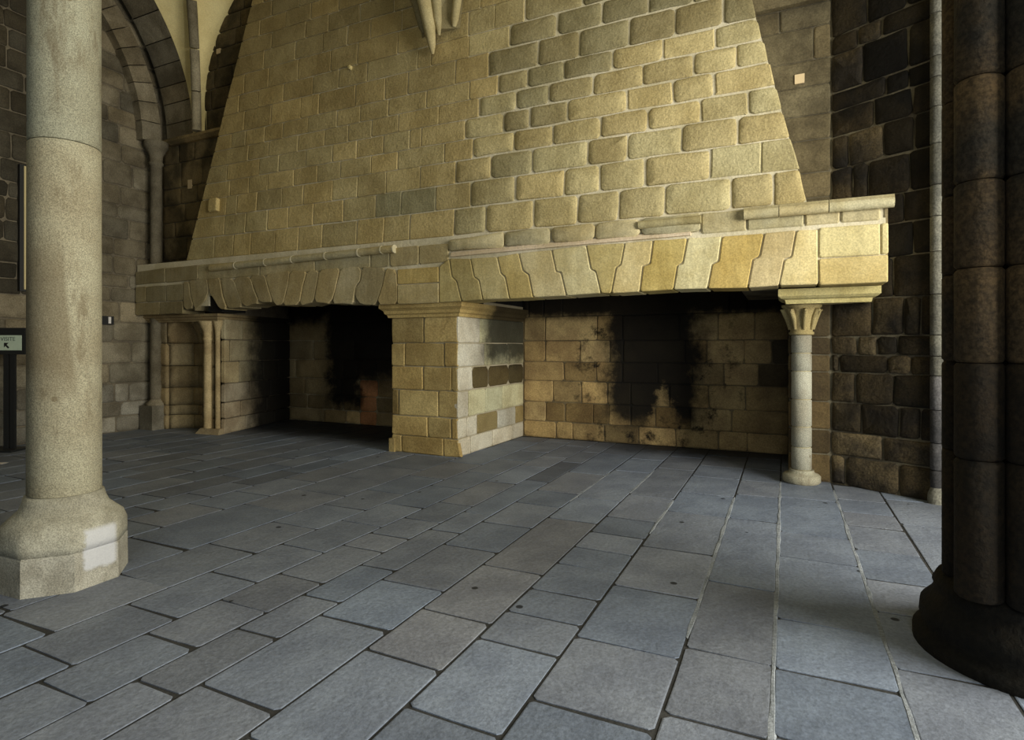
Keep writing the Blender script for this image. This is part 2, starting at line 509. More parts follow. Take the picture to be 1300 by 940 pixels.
def stone(name, poly, fr, parent, mat, gap=0.012, depth=0.05, bevel=0.014, rnd=0.02, bulge=0.004, jit=0.004, proud=0.0,
          color=None, arc=2, drop=0.7):
    """one worked block: rounded outline, bevelled edge, flat or slightly swollen face"""
    pts = [Vector(p) for p in poly]
    area = sum(pts[i - 1].x * pts[i].y - pts[i - 1].y * pts[i].x for i in range(len(pts)))
    if area < 0:
        pts.reverse()
    n = len(pts)
    outer = inset_poly(pts, gap / 2)
    radii, longs = [], []
    for i in range(n):
        a, b, c = outer[i - 1], outer[i], outer[(i + 1) % n]
        la, lc = (a - b).length, (c - b).length
        turn = abs((b - a).normalized().dot((c - b).normalized()))
        radii.append((min(rnd * R.uniform(0.6, 1.5), la * 0.3, lc * 0.3), 1 if turn > 0.94 else arc))
        longs.append(lc > 0.35)
    jj = min(jit, gap * 0.45 + 0.002)
    ring = round_poly(outer, radii, longs)
    inner = round_poly(inset_poly(pts, gap / 2 + bevel), [(r * 0.9, k) for r, k in radii], longs)
    m = len(ring)
    js = [Vector((R.uniform(-jj, jj), R.uniform(-jj, jj))) for _ in range(m)]
    ring = [p + d for p, d in zip(ring, js)]
    inner = [p + d for p, d in zip(inner, js)]
    cen = sum(inner, Vector((0, 0))) / m
    pr = proud + R.uniform(-0.2, 1.0) * jit * 0.8
    tx, ty = R.uniform(-1, 1) * jit * 1.2, R.uniform(-1, 1) * jit * 1.2
    verts = [fr.p(p.x, p.y, -depth) for p in ring]
    verts += [fr.p(p.x, p.y, pr - bevel * drop) for p in ring]
    lift = lambda p: pr + (p.x - cen.x) * tx + (p.y - cen.y) * ty
    verts += [fr.p(p.x, p.y, lift(p)) for p in inner]
    faces, smooth = [], []
    dome = bulge > 0.0055
    if dome:
        mid = [p.lerp(cen, 0.30) for p in inner]
        verts += [fr.p(p.x, p.y, lift(p) + bulge * R.uniform(0.6, 1.4)) for p in mid]
        verts.append(fr.p(cen.x, cen.y, pr + bulge * 1.2))
    for i in range(m):
        j = (i + 1) % m
        faces.append((i, j, m + j, m + i))
        smooth.append(False)
        faces.append((m + i, m + j, 2 * m + j, 2 * m + i))
        smooth.append(dome)
        if dome:
            faces.append((2 * m + i, 2 * m + j, 3 * m + j, 3 * m + i))
            faces.append((3 * m + i, 3 * m + j, 4 * m))
            smooth += [True, True]
    if not dome:
        faces.append(tuple(range(2 * m, 3 * m)))
        smooth.append(False)
    o = mesh_object(name, verts, faces, mat, parent, color=color)
    o.data.polygons.foreach_set('use_smooth', smooth)
    return o


def box(name, lo, hi, mat, parent=None, color=None):
    x0, y0, z0 = lo
    x1, y1, z1 = hi
    v = [(x0, y0, z0), (x1, y0, z0), (x1, y1, z0), (x0, y1, z0), (x0, y0, z1), (x1, y0, z1), (x1, y1, z1), (x0, y1, z1)]
    f = [(0, 3, 2, 1), (4, 5, 6, 7), (0, 1, 5, 4), (1, 2, 6, 5), (2, 3, 7, 6), (3, 0, 4, 7)]
    return mesh_object(name, v, f, mat, parent, color=color)


def prism(name, outline, z0, z1, mat, parent=None, color=None):
    """vertical prism over an x,y outline (counter-clockwise)"""
    n = len(outline)
    v = [(x, y, z0) for x, y in outline] + [(x, y, z1) for x, y in outline]
    f = [tuple(range(n - 1, -1, -1)), tuple(range(n, 2 * n))]
    f += [(i, (i + 1) % n, n + (i + 1) % n, n + i) for i in range(n)]
    return mesh_object(name, v, f, mat, parent, color=color)


def lathe(name, cx, cy, prof, mat, parent=None, seg=32, color=None, smooth=True, rot=0.0):
    """turned shape: prof is (radius, z) from bottom to top"""
    v, f = [], []
    for r_, z in prof:
        for k in range(seg):
            a = rot + 2 * math.pi * k / seg
            v.append((cx + r_ * math.cos(a), cy + r_ * math.sin(a), z))
    for i in range(len(prof) - 1):
        for k in range(seg):
            k2 = (k + 1) % seg
            f.append((i * seg + k, i * seg + k2, (i + 1) * seg + k2, (i + 1) * seg + k))
    n = len(v)
    v += v[:seg] + v[n - seg:n]
    f.append(tuple(n + seg - 1 - k for k in range(seg)))
    f.append(tuple(n + seg + k for k in range(seg)))
    return mesh_object(name, v, f, mat, parent, smooth=smooth, color=color)


def tube(name, path, radii, mat, parent=None, seg=12, color=None):
    """round bar along a 3-D path with a radius at each point, ends closed"""
    v, f = [], []
    P = [Vector(p) for p in path]
    for i, p in enumerate(P):
        t = (P[min(i + 1, len(P) - 1)] - P[max(i - 1, 0)]).normalized()
        a = t.cross(Vector((0.3, 1, 0.1))).normalized()
        if abs(t.z) > 0.9:
            a = t.cross(Vector((0, 1, 0))).normalized()
        b = t.cross(a)
        for k in range(seg):
            q = 2 * math.pi * k / seg
            v.append(p + (a * math.cos(q) + b * math.sin(q)) * radii[i])
    for i in range(len(P) - 1):
        for k in range(seg):
            k2 = (k + 1) % seg
            f.append((i * seg + k, i * seg + k2, (i + 1) * seg + k2, (i + 1) * seg + k))
    n = len(v)
    v += v[:seg] + v[n - seg:n]
    f.append(tuple(n + seg - 1 - k for k in range(seg)))
    f.append(tuple(n + seg + k for k in range(seg)))
    return mesh_object(name, v, f, mat, parent, smooth=True, color=color)


def moulding(name, path, prof, mat, parent=None, color=None):
    """sweep a (out, z) profile along an x,y path, mitred; out is to the right of travel"""
    n = len(path)
    P = [Vector(p) for p in path]
    rows = []
    for i in range(n):
        ns = []
        if i > 0:
            t = (P[i] - P[i - 1]).normalized()
            ns.append(Vector((t.y, -t.x)))
        if i < n - 1:
            t = (P[i + 1] - P[i]).normalized()
            ns.append(Vector((t.y, -t.x)))
        if len(ns) == 2:
            nn = (ns[0] + ns[1]) / (1 + ns[0].dot(ns[1]))
        else:
            nn = ns[0]
        rows.append([(P[i].x + nn.x * o, P[i].y + nn.y * o, z) for o, z in prof])
    m = len(prof)
    v = [q for row in rows for q in row]
    f = []
    for i in range(n - 1):
        for k in range(m - 1):
            f.append((i * m + k, (i + 1) * m + k, (i + 1) * m + k + 1, i * m + k + 1))
    f.append(tuple(range(m)))
    f.append(tuple((n - 1) * m + m - 1 - k for k in range(m)))
    o = mesh_object(name, v, f, mat, parent, color=color)
    bm = bmesh.new()
    bm.from_mesh(o.data)
    bmesh.ops.recalc_face_normals(bm, faces=bm.faces)
    bm.to_mesh(o.data)
    bm.free()
    return o


def tint(base=1.0, spread=0.08, warm=0.0):
    k = base * R.uniform(1 - spread, 1 + spread)
    w = R.uniform(-1, 1) * 0.04 + warm
    return (k * (1 + w), k, k * (1 - 1.6 * w))


def courses(name, rows, fr, parent, mat, u0, u1, col=None, **kw):
    """lay rows of blocks: rows are (z0, z1, [joint positions]); u0/u1 may be functions of z"""
    f0 = u0 if callable(u0) else (lambda z: u0)
    f1 = u1 if callable(u1) else (lambda z: u1)
    for z0, z1, js in rows:
        zm = (z0 + z1) / 2
        js = [j for j in js if f0(zm) + 0.07 < j < f1(zm) - 0.07]
        e = [None] + sorted(js) + [None]
        for a, b in zip(e[:-1], e[1:]):
            s = R.uniform(-0.008, 0.008)
            poly = [(f0(z0) if a is None else a, z0), (f1(z0) if b is None else b, z0),
                    (f1(z1) if b is None else b + s, z1), (f0(z1) if a is None else a + s, z1)]
            um = (poly[0][0] + poly[1][0]) / 2
            k = dict(kw)
            c = col(um, zm, k) if col else tint()
            stone(name, poly, fr, parent, mat, color=c, **k)


def random_rows(zs, u0, u1, lo, hi, seed):
    q = random.Random(seed)
    rows = []
    for a, b in zip(zs[:-1], zs[1:]):
        js, u = [], u0 + q.uniform(0.2, hi)
        while u < u1:
            js.append(u)
            u += q.uniform(lo, hi)
        rows.append((a, b, js))
    return rows


# ------------------------------------------------------------------ floor
floor = box('floor', (-11.6, -5.0, -0.30), (6.5, 9.8, -0.0045), M_JOINT)
tag(floor, 'blue grey stone slab floor laid in rows running toward the fireplaces', 'floor', 'structure')
FL = Frame((0, 0, 0), (1, 0, 0), (0, 1, 0))
edges = [(x, ys) for x, ys in FLOOR_ROWS]
x = edges[-1][0]
q = random.Random(3)
while x > -11.0:
    x -= q.uniform(0.42, 0.62)
    edges.append((x, []))
right_rows = [(1.60, 0.94, [3.2, 4.1]), (2.3, 1.6, []), (3.0, 2.3, [])]
slabs = []
prev = 1.55
for x, ys in edges:
    slabs.append((x, prev, ys))
    prev = x
slabs.append((1.55, 2.25, []))
slabs.append((2.25, 2.95, []))
DARK_SLABS = {(-2.82, 2): 0, }
for i, (xa, xb, ys) in enumerate(slabs):
    back = 9.5
    front = 1.0 if xa > -4.3 else (1.0 if xa > -5.3 else 2.6)
    ys = list(ys)
    far = xa < -8.3
    if far and not ys:
        ys = [q.uniform(4.4, 5.2)]
    if not ys:
        ys = [q.uniform(3.6, 4.6)]
    y = ys[0] - q.uniform(0.5, 0.8)
    while y > front:
        ys.insert(0, y)
        y -= q.uniform(0.55, 0.85)
    ys.insert(0, front - 0.02)
    y = ys[-1] + q.uniform(0.65, 1.0)
    lim = 9.45
    while y < lim - 0.3:
        ys.append(y)
        y += q.uniform(0.7, 1.1)
    ys.append(lim)
    for a, b in zip(ys[:-1], ys[1:]):
        xm, ym = (xa + xb) / 2, (a + b) / 2
        if xm > 0.5 and ym > 7.7 or (xm > 1.4 and ym > 7.1) or (xm > 2.2 and ym > 6.6):
            continue
        if -5.3 < xm < -4.4 and a > 7.3:
            continue
        k = R.uniform(0.88, 1.10)
        if (-2.83 < xm < -2.5 and 6.3 < a < 6.5):
            k = 0.62
        if -5.95 < xm < -5.5 and 4.7 < ym < 5.4:
            k = 0.66
        w = R.uniform(-0.05, 0.05)
        if -2.0 < xm < -1.5 and 2.4 < ym < 5.0:
            w = 0.08
        s = R.uniform(-0.02, 0.02)
        stone('paving_slab', [(xa, a), (xb, a + s), (xb, b + s * 0.7), (xa, b)], FL, floor, M_SLAB, gap=0.014 + 0.009 * R.random(), depth=0.03,
              bevel=0.006, drop=0.15, rnd=0.016, bulge=0.0, jit=0.0022, proud=0.0, color=(k * (1 + w), k, k * (1 - w)))

# some joints were refilled flush with pale mortar
M_FILL = stone_mat('pale_joint_filling', (0.27, 0.295, 0.33), (0.17, 0.19, 0.215), speck=0.4, bump=0.3, vary=0.0, blotch_scale=4)
for jx, y0_, y1_ in ((-0.485, 3.3, 6.6), (-0.05, 2.4, 7.6), (0.49, 2.6, 7.4), (-1.05, 5.0, 6.2), (-1.53, 6.3, 7.6), (-2.01, 5.7, 7.2)):
    v, f = [], []
    nseg = int((y1_ - y0_) / 0.15)
    for i in range(nseg + 1):
        y = y0_ + (y1_ - y0_) * i / nseg
        w = R.uniform(0.009, 0.022) * (0.3 if i in (0, nseg) else 1.0)
        c_ = jx + R.uniform(-0.004, 0.004)
        zz_ = 0.0012 + R.uniform(0, 0.0015)
        v += [(c_ - w, y, -0.004), (c_ - w * 0.6, y, zz_), (c_ + w * 0.6, y, zz_), (c_ + w, y, -0.004)]
    for i in range(nseg):
        for k in range(3):
            f.append((i * 4 + k, i * 4 + k + 1, i * 4 + k + 5, i * 4 + k + 4)[::-1])
    mesh_object('joint_filling', v, f, M_FILL, floor)

# ------------------------------------------------------------------ left wall with its arch and corner shaft
XL = -11.3
wall_left = box('wall_left', (-11.7, -5.0, -0.02), (XL - 0.018, 9.8, 9.5), M_WALLM)
tag(wall_left, 'coursed granite block wall at the far left behind the round column', 'wall', 'structure')
FWL = Frame((XL, 0, 0), (0, 1, 0), (0, 0, 1))
zl = [0.0, 0.29, 0.55, 0.91, 1.28, 1.69, 2.05, 2.44, 2.70, 2.95, 3.30, 3.63, 4.0, 4.26, 4.62, 5.05, 5.40, 5.76, 6.06, 6.42, 6.73, 7.03, 7.4, 7.8, 8.2, 8.6]
rows = random_rows(zl, 4.3, 7.55, 0.42, 0.78, 5)
fix = {0.29: [6.8], 0.55: [6.69, 6.95], 0.91: [6.6], 1.28: [7.0], 1.69: [6.67], 0.0: [6.72], 2.05: [6.78]}
rows = [(a, b, sorted([j for j in js if j < 6.2] + fix[a]) if a in fix else js) for a, b, js in rows]


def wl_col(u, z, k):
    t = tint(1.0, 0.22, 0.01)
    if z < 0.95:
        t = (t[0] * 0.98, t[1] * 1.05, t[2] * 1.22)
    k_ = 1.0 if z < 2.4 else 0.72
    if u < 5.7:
        k_ *= 0.34 if z > 2.3 else 0.7  # stones at this end darkened in colour in place of shade, most high up
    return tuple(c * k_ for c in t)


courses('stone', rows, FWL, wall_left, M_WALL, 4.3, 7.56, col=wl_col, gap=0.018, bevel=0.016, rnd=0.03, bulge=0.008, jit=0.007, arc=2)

# the arch against the left wall: an inner ring of voussoirs and a wide soffit beyond it
def arch_block(name, x0, x1, cy, cz, r0, r1, a0, a1, mat, parent, color, seg=4):
    v, f = [], []
    g = 0.0025
    for i in range(seg + 1):
        a = a0 + g + (a1 - a0 - 2 * g) * i / seg
        ca, sa = math.cos(a), math.sin(a)
        for x_, r_ in ((x0, r0), (x1, r0), (x1, r1), (x0, r1)):
            v.append((x_, cy + r_ * ca, cz + r_ * sa))
    for i in range(seg):
        for k in range(4):
            k2 = (k + 1) % 4
            f.append((i * 4 + k, i * 4 + k2, (i + 1) * 4 + k2, (i + 1) * 4 + k))
    f.append((0, 3, 2, 1))
    b_ = seg * 4
    f.append((b_, b_ + 1, b_ + 2, b_ + 3))
    return mesh_object(name, v, f, mat, parent, color=color)


a = 0.0
while a < 1.45:
    da = R.uniform(0.085, 0.115)
    arch_block('arch_voussoir', XL - 0.02, -11.1 + R.uniform(-0.006, 0.006), 3.88, 5.56, 3.20, 3.575, a, a + da, M_WALL, wall_left, tint(0.95, 0.16, 0.02))
    a += da
a = 0.0
while a < 1.45:
    da = R.uniform(0.085, 0.13)
    arch_block('soffit_stone', -11.12, -10.35, 3.98, 5.66, 3.60 + R.uniform(0, 0.006), 3.9, a, a + da, M_WALL, wall_left, tint(0.9, 0.18, 0.02))
    a += da
# engaged shaft in the corner, with plinth and small capital
lathe('corner_shaft', -11.06, 7.32, [(0.105, 0.52), (0.10, 2.0), (0.10, 5.10), (0.125, 5.12), (0.125, 5.16), (0.105, 5.18), (0.12, 5.30), (0.19, 5.44), (0.21, 5.46), (0.21, 5.56)],
      M_WALL, wall_left, 20, color=(0.85, 0.85, 0.85))
box('shaft_plinth', (-11.25, 7.12, 0.0), (-10.88, 7.45, 0.46), M_WALL, wall_left, color=(0.95, 1.0, 1.1))
lathe('shaft_base', -11.06, 7.32, [(0.17, 0.46), (0.17, 0.50), (0.13, 0.54), (0.10, 0.58)], M_WALL, wall_left, 20)

# ------------------------------------------------------------------ wall behind the hood: flank at the left, strip at the right
wall_back = box('wall_back', (-11.7, 7.62, 4.6), (-0.5, 9.9, 9.5), M_DARKM)
tag(wall_back, 'dark granite wall flanking and rising behind the great sloping hood', 'wall', 'structure')
mesh_object('flank_masonry', *(lambda lo, hi: ([(lo[0], lo[1], lo[2]), (hi[0], lo[1], lo[2]), (hi[0], hi[1], lo[2]), (lo[0], hi[1], lo[2]), (lo[0], lo[1], hi[2]), (hi[0], lo[1], hi[2]), (hi[0], hi[1], hi[2]), (lo[0], hi[1], hi[2])],
            [(0, 3, 2, 1), (4, 5, 6, 7), (0, 1, 5, 4), (1, 2, 6, 5), (2, 3, 7, 6), (3, 0, 4, 7)]))((-11.35, 7.62, 2.3), (-9.9, 9.6, 4.6)), M_DARKM, wall_back)
box('strip_masonry', (-0.5, 7.775, 2.3), (0.50, 9.9, 9.5), M_DARKM, wall_back)
FB = Frame((0, 7.6, 0), (1, 0, 0), (0, 0, 1))
zb = [3.0, 3.31, 3.75, 4.05, 4.39, 4.72, 5.21, 5.60]
rows = random_rows(zb, -11.2, -8.5, 0.4, 0.62, 8)
M_FLANK = stone_mat('dark_flank_granite', (0.20, 0.15, 0.075), (0.07, 0.055, 0.03), speck=0.4, bump=0.35, vary=0.2)  # one dark granite for the flank stones
courses('stone', rows, FB, wall_back, M_FLANK, -11.28, -8.7, gap=0.014, rnd=0.02, bulge=0.006, jit=0.006)
zb = [5.66, 6.09, 6.48, 6.84, 7.2, 7.5, 7.8, 8.15, 8.5]
rows = random_rows(zb, -10.3, -8.2, 0.4, 0.66, 18)
courses('stone', rows, FB, wall_back, M_FLANK, -10.45, -8.2, gap=0.014, rnd=0.02, bulge=0.006, jit=0.006, col=lambda u, z, k: tint(0.62, 0.2))
FS = Frame((0, 7.757, 0), (1, 0, 0), (0, 0, 1))
rows = [(3.0, 3.36, []), (3.36, 3.66, []), (3.66, 4.05, []), (4.05, 4.345, []), (4.345, 4.69, []), (4.69, 5.0, []), (5.0, 5.39, [0.307]), (5.39, 5.66, [-0.057]), (5.78, 6.2, [0.1]), (6.2, 6.7, [-0.1]), (6.7, 7.2, [0.1])]
courses('stone', rows, FS, wall_back, M_STRIP, -0.5, 0.488, gap=0.012, rnd=0.015, bulge=0.004, jit=0.004, col=lambda u, z, k: tint(1.0, 0.25))
# string courses on both flanks
sc = [(0.0, 0.0), (0.07, 0.0), (0.15, 0.05), (0.15, 0.10), (0.09, 0.12), (0.0, 0.13)]
moulding('string_course', [(-11.1, 7.6), (-9.2, 7.6)], [(o, 5.55 + z) for o, z in sc], M_FLANK, wall_back, color=(1.6, 1.55, 1.4))
moulding('string_course', [(-0.6, 7.757), (0.47, 7.757)], [(o * 1.3, 5.66 + z) for o, z in sc], M_STRIP, wall_back, color=(0.9, 0.9, 0.9))
box('plaster_patch', (0.105, 7.738, 4.735), (0.21, 7.757, 4.845), M_PATCH, wall_back)
box('plaster_patch', (-9.70, 7.58, 7.11), (-9.60, 7.61, 7.20), M_PATCH, wall_back, color=(0.5, 0.5, 0.5))
box('plaster_patch', (-10.50, 7.575, 4.66), (-10.40, 7.61, 4.83), M_PATCH, wall_back)

# ------------------------------------------------------------------ right wall, set askew
DR = Vector((1.048, -0.613)).normalized()
FR = Frame((0.486, 7.757, 0), (DR.x, DR.y, 0), (0, 0, 1))
NR = FR.N
c0 = FR.p(-0.1, 0, -0.02)
c1 = FR.p(2.9, 0, -0.02)
c2 = FR.p(2.9, 0, -0.9)
c3 = FR.p(0.3, 0, -0.9)
wall_right = prism('wall_right', [(c0.x, c0.y), (c1.x, c1.y), (c2.x, c2.y), (c3.x, c3.y)], 0.0, 9.5, M_DARKM)
tag(wall_right, 'dark brown black granite wall slanting forward at the right of the hood', 'wall', 'structure')


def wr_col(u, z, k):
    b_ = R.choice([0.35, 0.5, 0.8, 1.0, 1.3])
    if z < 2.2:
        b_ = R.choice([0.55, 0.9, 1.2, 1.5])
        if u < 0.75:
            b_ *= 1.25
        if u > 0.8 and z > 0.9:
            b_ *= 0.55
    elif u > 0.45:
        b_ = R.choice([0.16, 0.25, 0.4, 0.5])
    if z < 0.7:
        b_ *= 1.5  # lowest stones lightened in colour to look lit
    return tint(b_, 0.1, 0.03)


rr = []
qq = random.Random(21)
for a_, b_, js in WALL_RIGHT:
    js = list(js)
    u = 1.35
    while u < 2.6:
        js.append(u)
        u += qq.uniform(0.4, 0.7)
    rr.append((a_, b_, js))
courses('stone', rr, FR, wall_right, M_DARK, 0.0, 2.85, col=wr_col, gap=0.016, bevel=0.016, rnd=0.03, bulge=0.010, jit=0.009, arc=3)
# slim roll shaft on that wall, in drums
pp = FR.p(1.066, 0, 0.02)
zs = [0.16] + [b_ for a_, b_, js in sorted(WALL_RIGHT) if b_ > 0.2] + [8.4]
for a_, b_ in zip(zs[:-1], zs[1:]):
    t_ = R.uniform(0.7, 1.25) * (0.55 if b_ > 1.4 else 0.28)
    lathe('wall_shaft_drum', pp.x, pp.y, [(0.050, a_ + 0.004), (0.056, a_ + 0.012), (0.056, b_ - 0.012), (0.050, b_ - 0.004)], M_PILAST, wall_right, 16, color=(t_, t_, t_ * (1.0 if b_ > 1.4 else 1.25)))
lathe('wall_shaft_base', pp.x, pp.y, [(0.075, 0.0), (0.08, 0.05), (0.075, 0.10), (0.05, 0.165)], M_PILAST, wall_right, 16)

# ------------------------------------------------------------------ ceiling: plastered vault webs and ribs over the left bay
ceiling = box('ceiling', (-11.7, -5.0, 9.3), (6.5, 9.9, 9.55), M_PLASTER)
tag(ceiling, 'yellowed plaster vault with stone ribs high over the hall', 'ceiling', 'structure')


def arc_off(z, z0, rad):
    d = min(max(z - z0, 0.0), rad * 0.985)
    return rad - math.sqrt(rad * rad - d * d)


def curve_a(t):
    z = 5.66 + 3.52 * t
    return Vector((-10.352, 7.58 - arc_off(z, 5.66, 3.6), z))


def curve_r(t):
    z = 5.66 + 3.6 * t
    o = arc_off(z, 5.66, 4.2)
    return Vector((-10.12 + o * 0.72, 7.50 - o * 0.70, z))


def curve_w(t):
    z = 5.66 + 2.95 * t
    return Vector((-10.02 + arc_off(z, 6.2, 2.43), 7.62, z))


def web(name, ca, cb, sag):
    v, f = [], []
    nu, nv = 10, 24
    for i in range(nv + 1):
        t = i / nv
        a_, b_ = ca(t), cb(t)
        for j in range(nu + 1):
            s = j / nu
            p = a_.lerp(b_, s)
            p = p + Vector((-0.25, 0.35, 0.5)) * sag * math.sin(math.pi * s) * t
            v.append(p)
    for i in range(nv):
        for j in range(nu):
            k = i * (nu + 1) + j
            f.append((k, k + 1, k + nu + 2, k + nu + 1))
    return mesh_object(name, v, f, M_PLASTER, ceiling, smooth=True)


web('vault_web', curve_a, curve_r, 0.12)
web('vault_web', curve_r, curve_w, 0.12)
ts = [i / 5 for i in range(6)]
for i in range(5):
    pts = [curve_r(ts[i] + (ts[i + 1] - ts[i]) * k / 6 + (0.003 if k == 0 else -0.003 if k == 6 else 0)) + Vector((0.06, -0.06, 0)) for k in range(7)]
    tube('vault_rib', pts, [0.085] * 7, M_WALL, ceiling, 10, color=(1.25, 1.25, 1.2))

# unseen arch added to block side light from the hood's upper right
A0, A1 = Vector((1.75, 4.75)), Vector((2.85, 6.35))
av, af = [], []
na = 16
side = Vector((A1.y - A0.y, A0.x - A1.x)).normalized() * 0.22
for i in range(na + 1):
    t = i / na
    p = A0.lerp(A1, t)
    zb_ = 4.75 + 1.35 * (math.sin(math.pi * t) ** 0.65)
    for sgn in (-1, 1):
        for z in (zb_, 9.3):
            av.append((p.x + sgn * side.x, p.y + sgn * side.y, z))
for i in range(na):
    k = i * 4
    af += [(k, k + 4, k + 5, k + 1), (k + 2, k + 3, k + 7, k + 6), (k, k + 2, k + 6, k + 4), (k + 1, k + 5, k + 7, k + 3)]
af += [(0, 1, 3, 2), (na * 4, na * 4 + 2, na * 4 + 3, na * 4 + 1)]
mesh_object('light_blocker_arch', av, af, M_DARK, wall_right)

# the springer that dies into the hood face: three ribs gathering to a point
springer_mat = stone_mat('springer_granite', (0.50, 0.43, 0.24), (0.40, 0.33, 0.17), speck=0.3, bump=0.2, vary=0.1)


def rise(p0, direction, n=9, rad=3.4, z1=9.2):
    pts = []
    for i in range(n):
        z = p0[2] + (z1 - p0[2]) * i / (n - 1)
        o = arc_off(z, p0[2], rad)
        pts.append((p0[0] + direction[0] * o, p0[1] + direction[1] * o, z))
    return pts


tip = (-4.66, 7.22, 5.87)
body = [tip, (-4.655, 7.19, 5.98), (-4.65, 7.12, 6.2), (-4.66, 7.02, 6.5), (-4.67, 6.86, 6.9), (-4.68, 6.6, 7.5), (-4.68, 6.1, 8.3), (-4.68, 5.3, 9.2)]
tube('springer_rib', body, [0.02, 0.055, 0.085, 0.10, 0.11, 0.12, 0.12, 0.12], springer_mat, ceiling, 14)
tube('springer_rib', [(-4.55, 7.22, 6.12), (-4.53, 7.15, 6.3), (-4.50, 7.05, 6.6), (-4.40, 6.85, 7.1), (-4.1, 6.4, 7.9), (-3.4, 5.6, 9.2)], [0.02, 0.06, 0.08, 0.09, 0.09, 0.09], springer_mat, ceiling, 12)
tube('springer_rib', [(-4.33, 7.27, 6.22), (-4.30, 7.24, 6.3), (-4.24, 7.22, 6.6), (-4.05, 7.22, 7.1), (-3.5, 7.2, 8.0), (-2.3, 7.2, 9.2)], [0.03, 0.055, 0.065, 0.07, 0.07, 0.07], springer_mat, ceiling, 12)
tube('springer_rib', [(-4.84, 7.27, 6.24), (-4.86, 7.24, 6.32), (-4.93, 7.22, 6.6), (-5.1, 7.22, 7.1), (-5.7, 7.2, 8.0), (-6.9, 7.2, 9.2)], [0.03, 0.05, 0.06, 0.065, 0.07, 0.07], springer_mat, ceiling, 12, color=(0.55, 0.55, 0.55))
v_ = [(-4.9, 7.3, 6.2), (-4.25, 7.3, 6.2), (-4.15, 7.34, 7.2), (-5.05, 7.34, 7.2), (-4.66, 7.15, 6.2), (-4.62, 6.85, 7.2)]
mesh_object('springer_core', v_, [(0, 4, 5, 3), (4, 1, 2, 5), (0, 1, 4), (3, 5, 2), (0, 3, 2, 1)], springer_mat, ceiling, color=(0.6, 0.6, 0.6))

# ------------------------------------------------------------------ the great double fireplace
fireplace = thing('fireplace', (-4.5, 8.2, 0.0), 'huge double stone fireplace under one tall sloping granite hood', 'fireplace')
# hood
def hood_lo(z): return -9.94 + (z - 3.1) * 0.2995
def hood_hi(z): return 0.24 - (z - 3.16) * 0.2353
LEAN = Vector((0, 0.06, 1)).normalized()
HK = math.sqrt(1 + 0.06 ** 2)
FH = Frame((0, 7.12 - 0.06 * 3.1, 0), (1, 0, 0), (0, 0.06, 1))
zt = 8.9
hv = [FH.p(hood_lo(2.9) + 0.02, 2.9 * HK, -0.016), FH.p(hood_hi(2.9) - 0.02, 2.9 * HK, -0.016), FH.p(hood_hi(zt) - 0.02, zt * HK, -0.016), FH.p(hood_lo(zt) + 0.02, zt * HK, -0.016)]
hv += [(p.x, p.y + (0.5 if p.z < 4 else 0.3), p.z) for p in hv]
hood = mesh_object('hood', hv, [(0, 1, 2, 3), (7, 6, 5, 4), (0, 4, 5, 1), (1, 5, 6, 2), (2, 6, 7, 3), (3, 7, 4, 0)], M_MORTAR, fireplace)


def rough_zone(u, z):
    """the lower right part is laid in rounder blocks with wide pale joints"""
    return u > -4.45 + (z - 3.2) * 0.36


def hood_col(u, z, k):
    if rough_zone(u, z):
        k.update(gap=R.uniform(0.020, 0.030), rnd=0.040, bevel=0.014, bulge=0.0065, jit=0.008, arc=3)
        if u > -0.65 and z < 4.6 and R.random() < 0.75:
            k.update(gap=0.014, rnd=0.01, bulge=0.002)
            return tint(1.05, 0.05, -0.02)
        if u > -1.6 and 4.2 < z < 5.45 and R.random() < 0.4:
            k.update(rnd=0.02, bulge=0.003)
            return tint(1.10, 0.06, 0.0)
        if z > 5.35:
            return tint(0.60 if u > -2.6 else 0.70, 0.08, -0.03)
        if z > 4.5 and -3.6 < u < -2.2:
            return tint(0.72, 0.10, -0.03)
        return tint(0.98, 0.12, -0.01)
    k.update(gap=R.uniform(0.009, 0.017) if z > 4.0 else R.uniform(0.012, 0.022), rnd=0.012, bevel=0.010, bulge=0.003, jit=0.005)
    darker = min(1.0, max(0.0, (z - 4.6) / 2.2)) * min(1.0, max(0.0, (-3.6 - u) / 2.5))     # tone grows deeper and browner toward the upper left
    if -5.9 < u < -4.8 and 3.55 < z < 3.95:
        return tint(0.68, 0.08, -0.05)
    return tint(0.93 - 0.27 * darker, 0.08 + 0.04 * darker, 0.035 + 0.03 * darker)


class Lean:
    """hood rows are given in true height; convert to distance along the leaning face"""
    def __init__(self, f): self.f = f
    def p(self, u, v, n=0.0): return self.f.p(u, v * HK, n)


courses('hood_stone', HOOD, Lean(FH), hood, M_HOOD, hood_lo, hood_hi, col=hood_col, depth=0.03)
stone('protruding_block', [(-9.32, 3.99), (-9.10, 3.99), (-9.10, 4.24), (-9.32, 4.24)], Lean(FH), hood, M_HOOD, depth=0.02, proud=0.07, color=(1.25, 1.2, 1.1))
stone('protruding_block', [(-6.28, 5.98), (-6.20, 5.98), (-6.20, 6.06), (-6.28, 6.06)], Lean(FH), hood, M_HOOD, depth=0.02, proud=0.05, color=(1.3, 1.3, 1.2))

